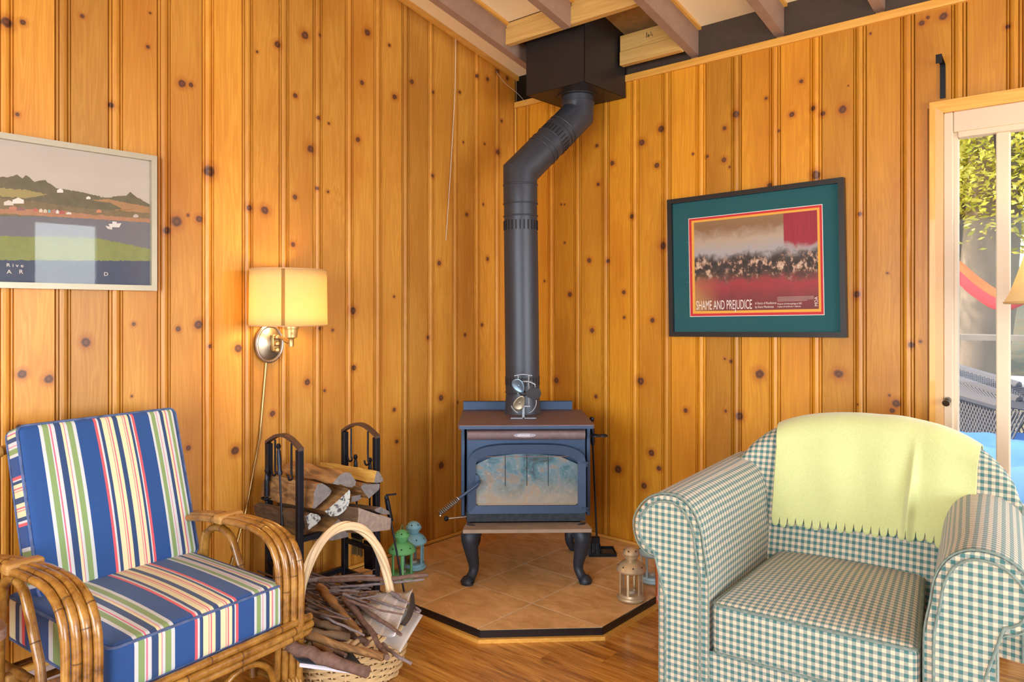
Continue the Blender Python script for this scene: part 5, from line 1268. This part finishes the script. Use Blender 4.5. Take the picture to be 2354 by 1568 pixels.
# hammock
h0 = yard(2188, 612, 5.0); h1 = yard(2300, 690, 5.0); h2 = yard(2420, 640, 5.0)
hm_ = thing('hammock', 'red and orange cloth hammock slung between the trees', 'hammock', h0)
HP = [Vector(v)-h0 for v in spline([h0-Vector((.6, 0, -.45)), h0, (h0+h1)/2+Vector((0, 0, -.03)), h1, (h1+h2)/2+Vector((0, 0, -.02)), h2, h2+Vector((.6, 0, .4))], 6)]
for nm, off, rr, c in (('orange_band', .045, .05, (.75, .16, .03)), ('red_band', -.045, .06, (.60, .04, .05))):
    MB().tube([p+Vector((0, 0, off)) for p in HP], [rr]*len(HP), 10, sq=.5).build(nm, simple(nm, c, .8), hm_, True)
# rope-net loungers and rail
NETM = simple('weathered_rope', (.12, .11, .11), .9)
nb = thing('rope_net_lounger', 'grey rope-net lounger frame outside the door', 'lounger', (0, 0, 0))
def rail(px0, py0, px1, py1, y0, y1, rr=.035):
    a_, b_ = yard(px0, py0, y0), yard(px1, py1, y1); MB().tube([a_-(b_-a_)*.5, a_, b_, b_+(b_-a_)*.5], rr, 8).build('rail', NETM, nb, True); return a_, b_
A0, A1 = rail(2195, 845, 2290, 873, 2.9, 2.75); B0, B1 = rail(2195, 872, 2290, 905, 2.45, 2.3); C0, C1 = rail(2195, 903, 2262, 922, 2.1, 2.0)
m = MB()
def net(p0, p1, q0, q1, n):
    for k in range(-n, n):
        for d_ in (1, -1):
            s0 = k/n*1.2 if d_ > 0 else (k+n)/n*1.2; e0 = s0+d_*.75
            a_ = p0+(p1-p0)*s0; b_ = q0+(q1-q0)*e0
            m.tube([a_, b_], .006, 4, cap=False)
net(A0, A1, B0, B1, 12); dz = Vector((0, 0, -.35)); net(B0, B1, C0, C1, 12); net(C0, C1, C0+dz, C1+dz, 12); net(A0, A1, A0+dz*1.2, A1+dz*1.2, 10)
m.build('rope_net', NETM, nb)
k0, k1 = yard(2185, 768, 4.6), yard(2420, 766, 4.6)
fr_ = thing('plank_bench', 'long grey plank bench on the slope outside', 'bench', ((k0.x+k1.x)/2, 4.6, gz((k0.x+k1.x)/2, 4.6)))
zt3 = k0.z-fr_.location.z
MB().bb((k0.x-1-fr_.location.x, -.15, zt3-.05), (k1.x+.3-fr_.location.x, .15, zt3)).build('plank', simple('weathered_plank', (.24, .20, .15), .9, var=.3, vs=9), fr_)
for x in (k0.x-.6, (k0.x+k1.x)/2+.32): MB().bb((x-.04-fr_.location.x, -.1, -.1), (x+.04-fr_.location.x, .1, zt3-.05)).build('post', simple('weathered_post', (.2, .17, .13), .9), fr_)
# blue tarp heap
ta = yard(2240, 975, 2.2)
def tarp(u, v):
    x = ta.x-1.0+2.3*u; y = 1.05+1.2*v; e_ = min(u, 1-u, v, 1-v)
    return Vector((x, y, gz(x, y)+.02+(ta.z-gz(x, y)-.02)*min(1, e_*7)**.6+.035*noise.noise((x*5, y*5, 0))-.10*(1-v))), (u, v)
o = MB().grid(tarp, 40, 30).build('blue_tarp', simple('blue_tarp', (.13, .30, .62), .45, var=.35, vs=5, bump=.4, bs=14), None, True); tag(o, 'pale blue tarpaulin heap just outside the glass door', 'tarp')
dt = yard(2330, 880, 3.4)
dk = thing('garden_table', 'grey slatted garden table outside behind the door stile', 'table', (dt.x+.35, 3.4, gz(dt.x, 3.4)))
for k in range(6): MB().bb((-.55, -.4+.135*k, dt.z-dk.location.z), (.55, -.28+.135*k, dt.z-dk.location.z+.025)).build('slat', simple('grey_slat', (.45, .45, .46), .7), dk)
for sx in (-1, 1):
    for sy in (-1, 1): MB().bb((sx*.48-.03, sy*.32-.03, -.05), (sx*.48+.03, sy*.32+.03, dt.z-dk.location.z)).build('leg', simple('dark_post', (.10, .09, .09), .8), dk)
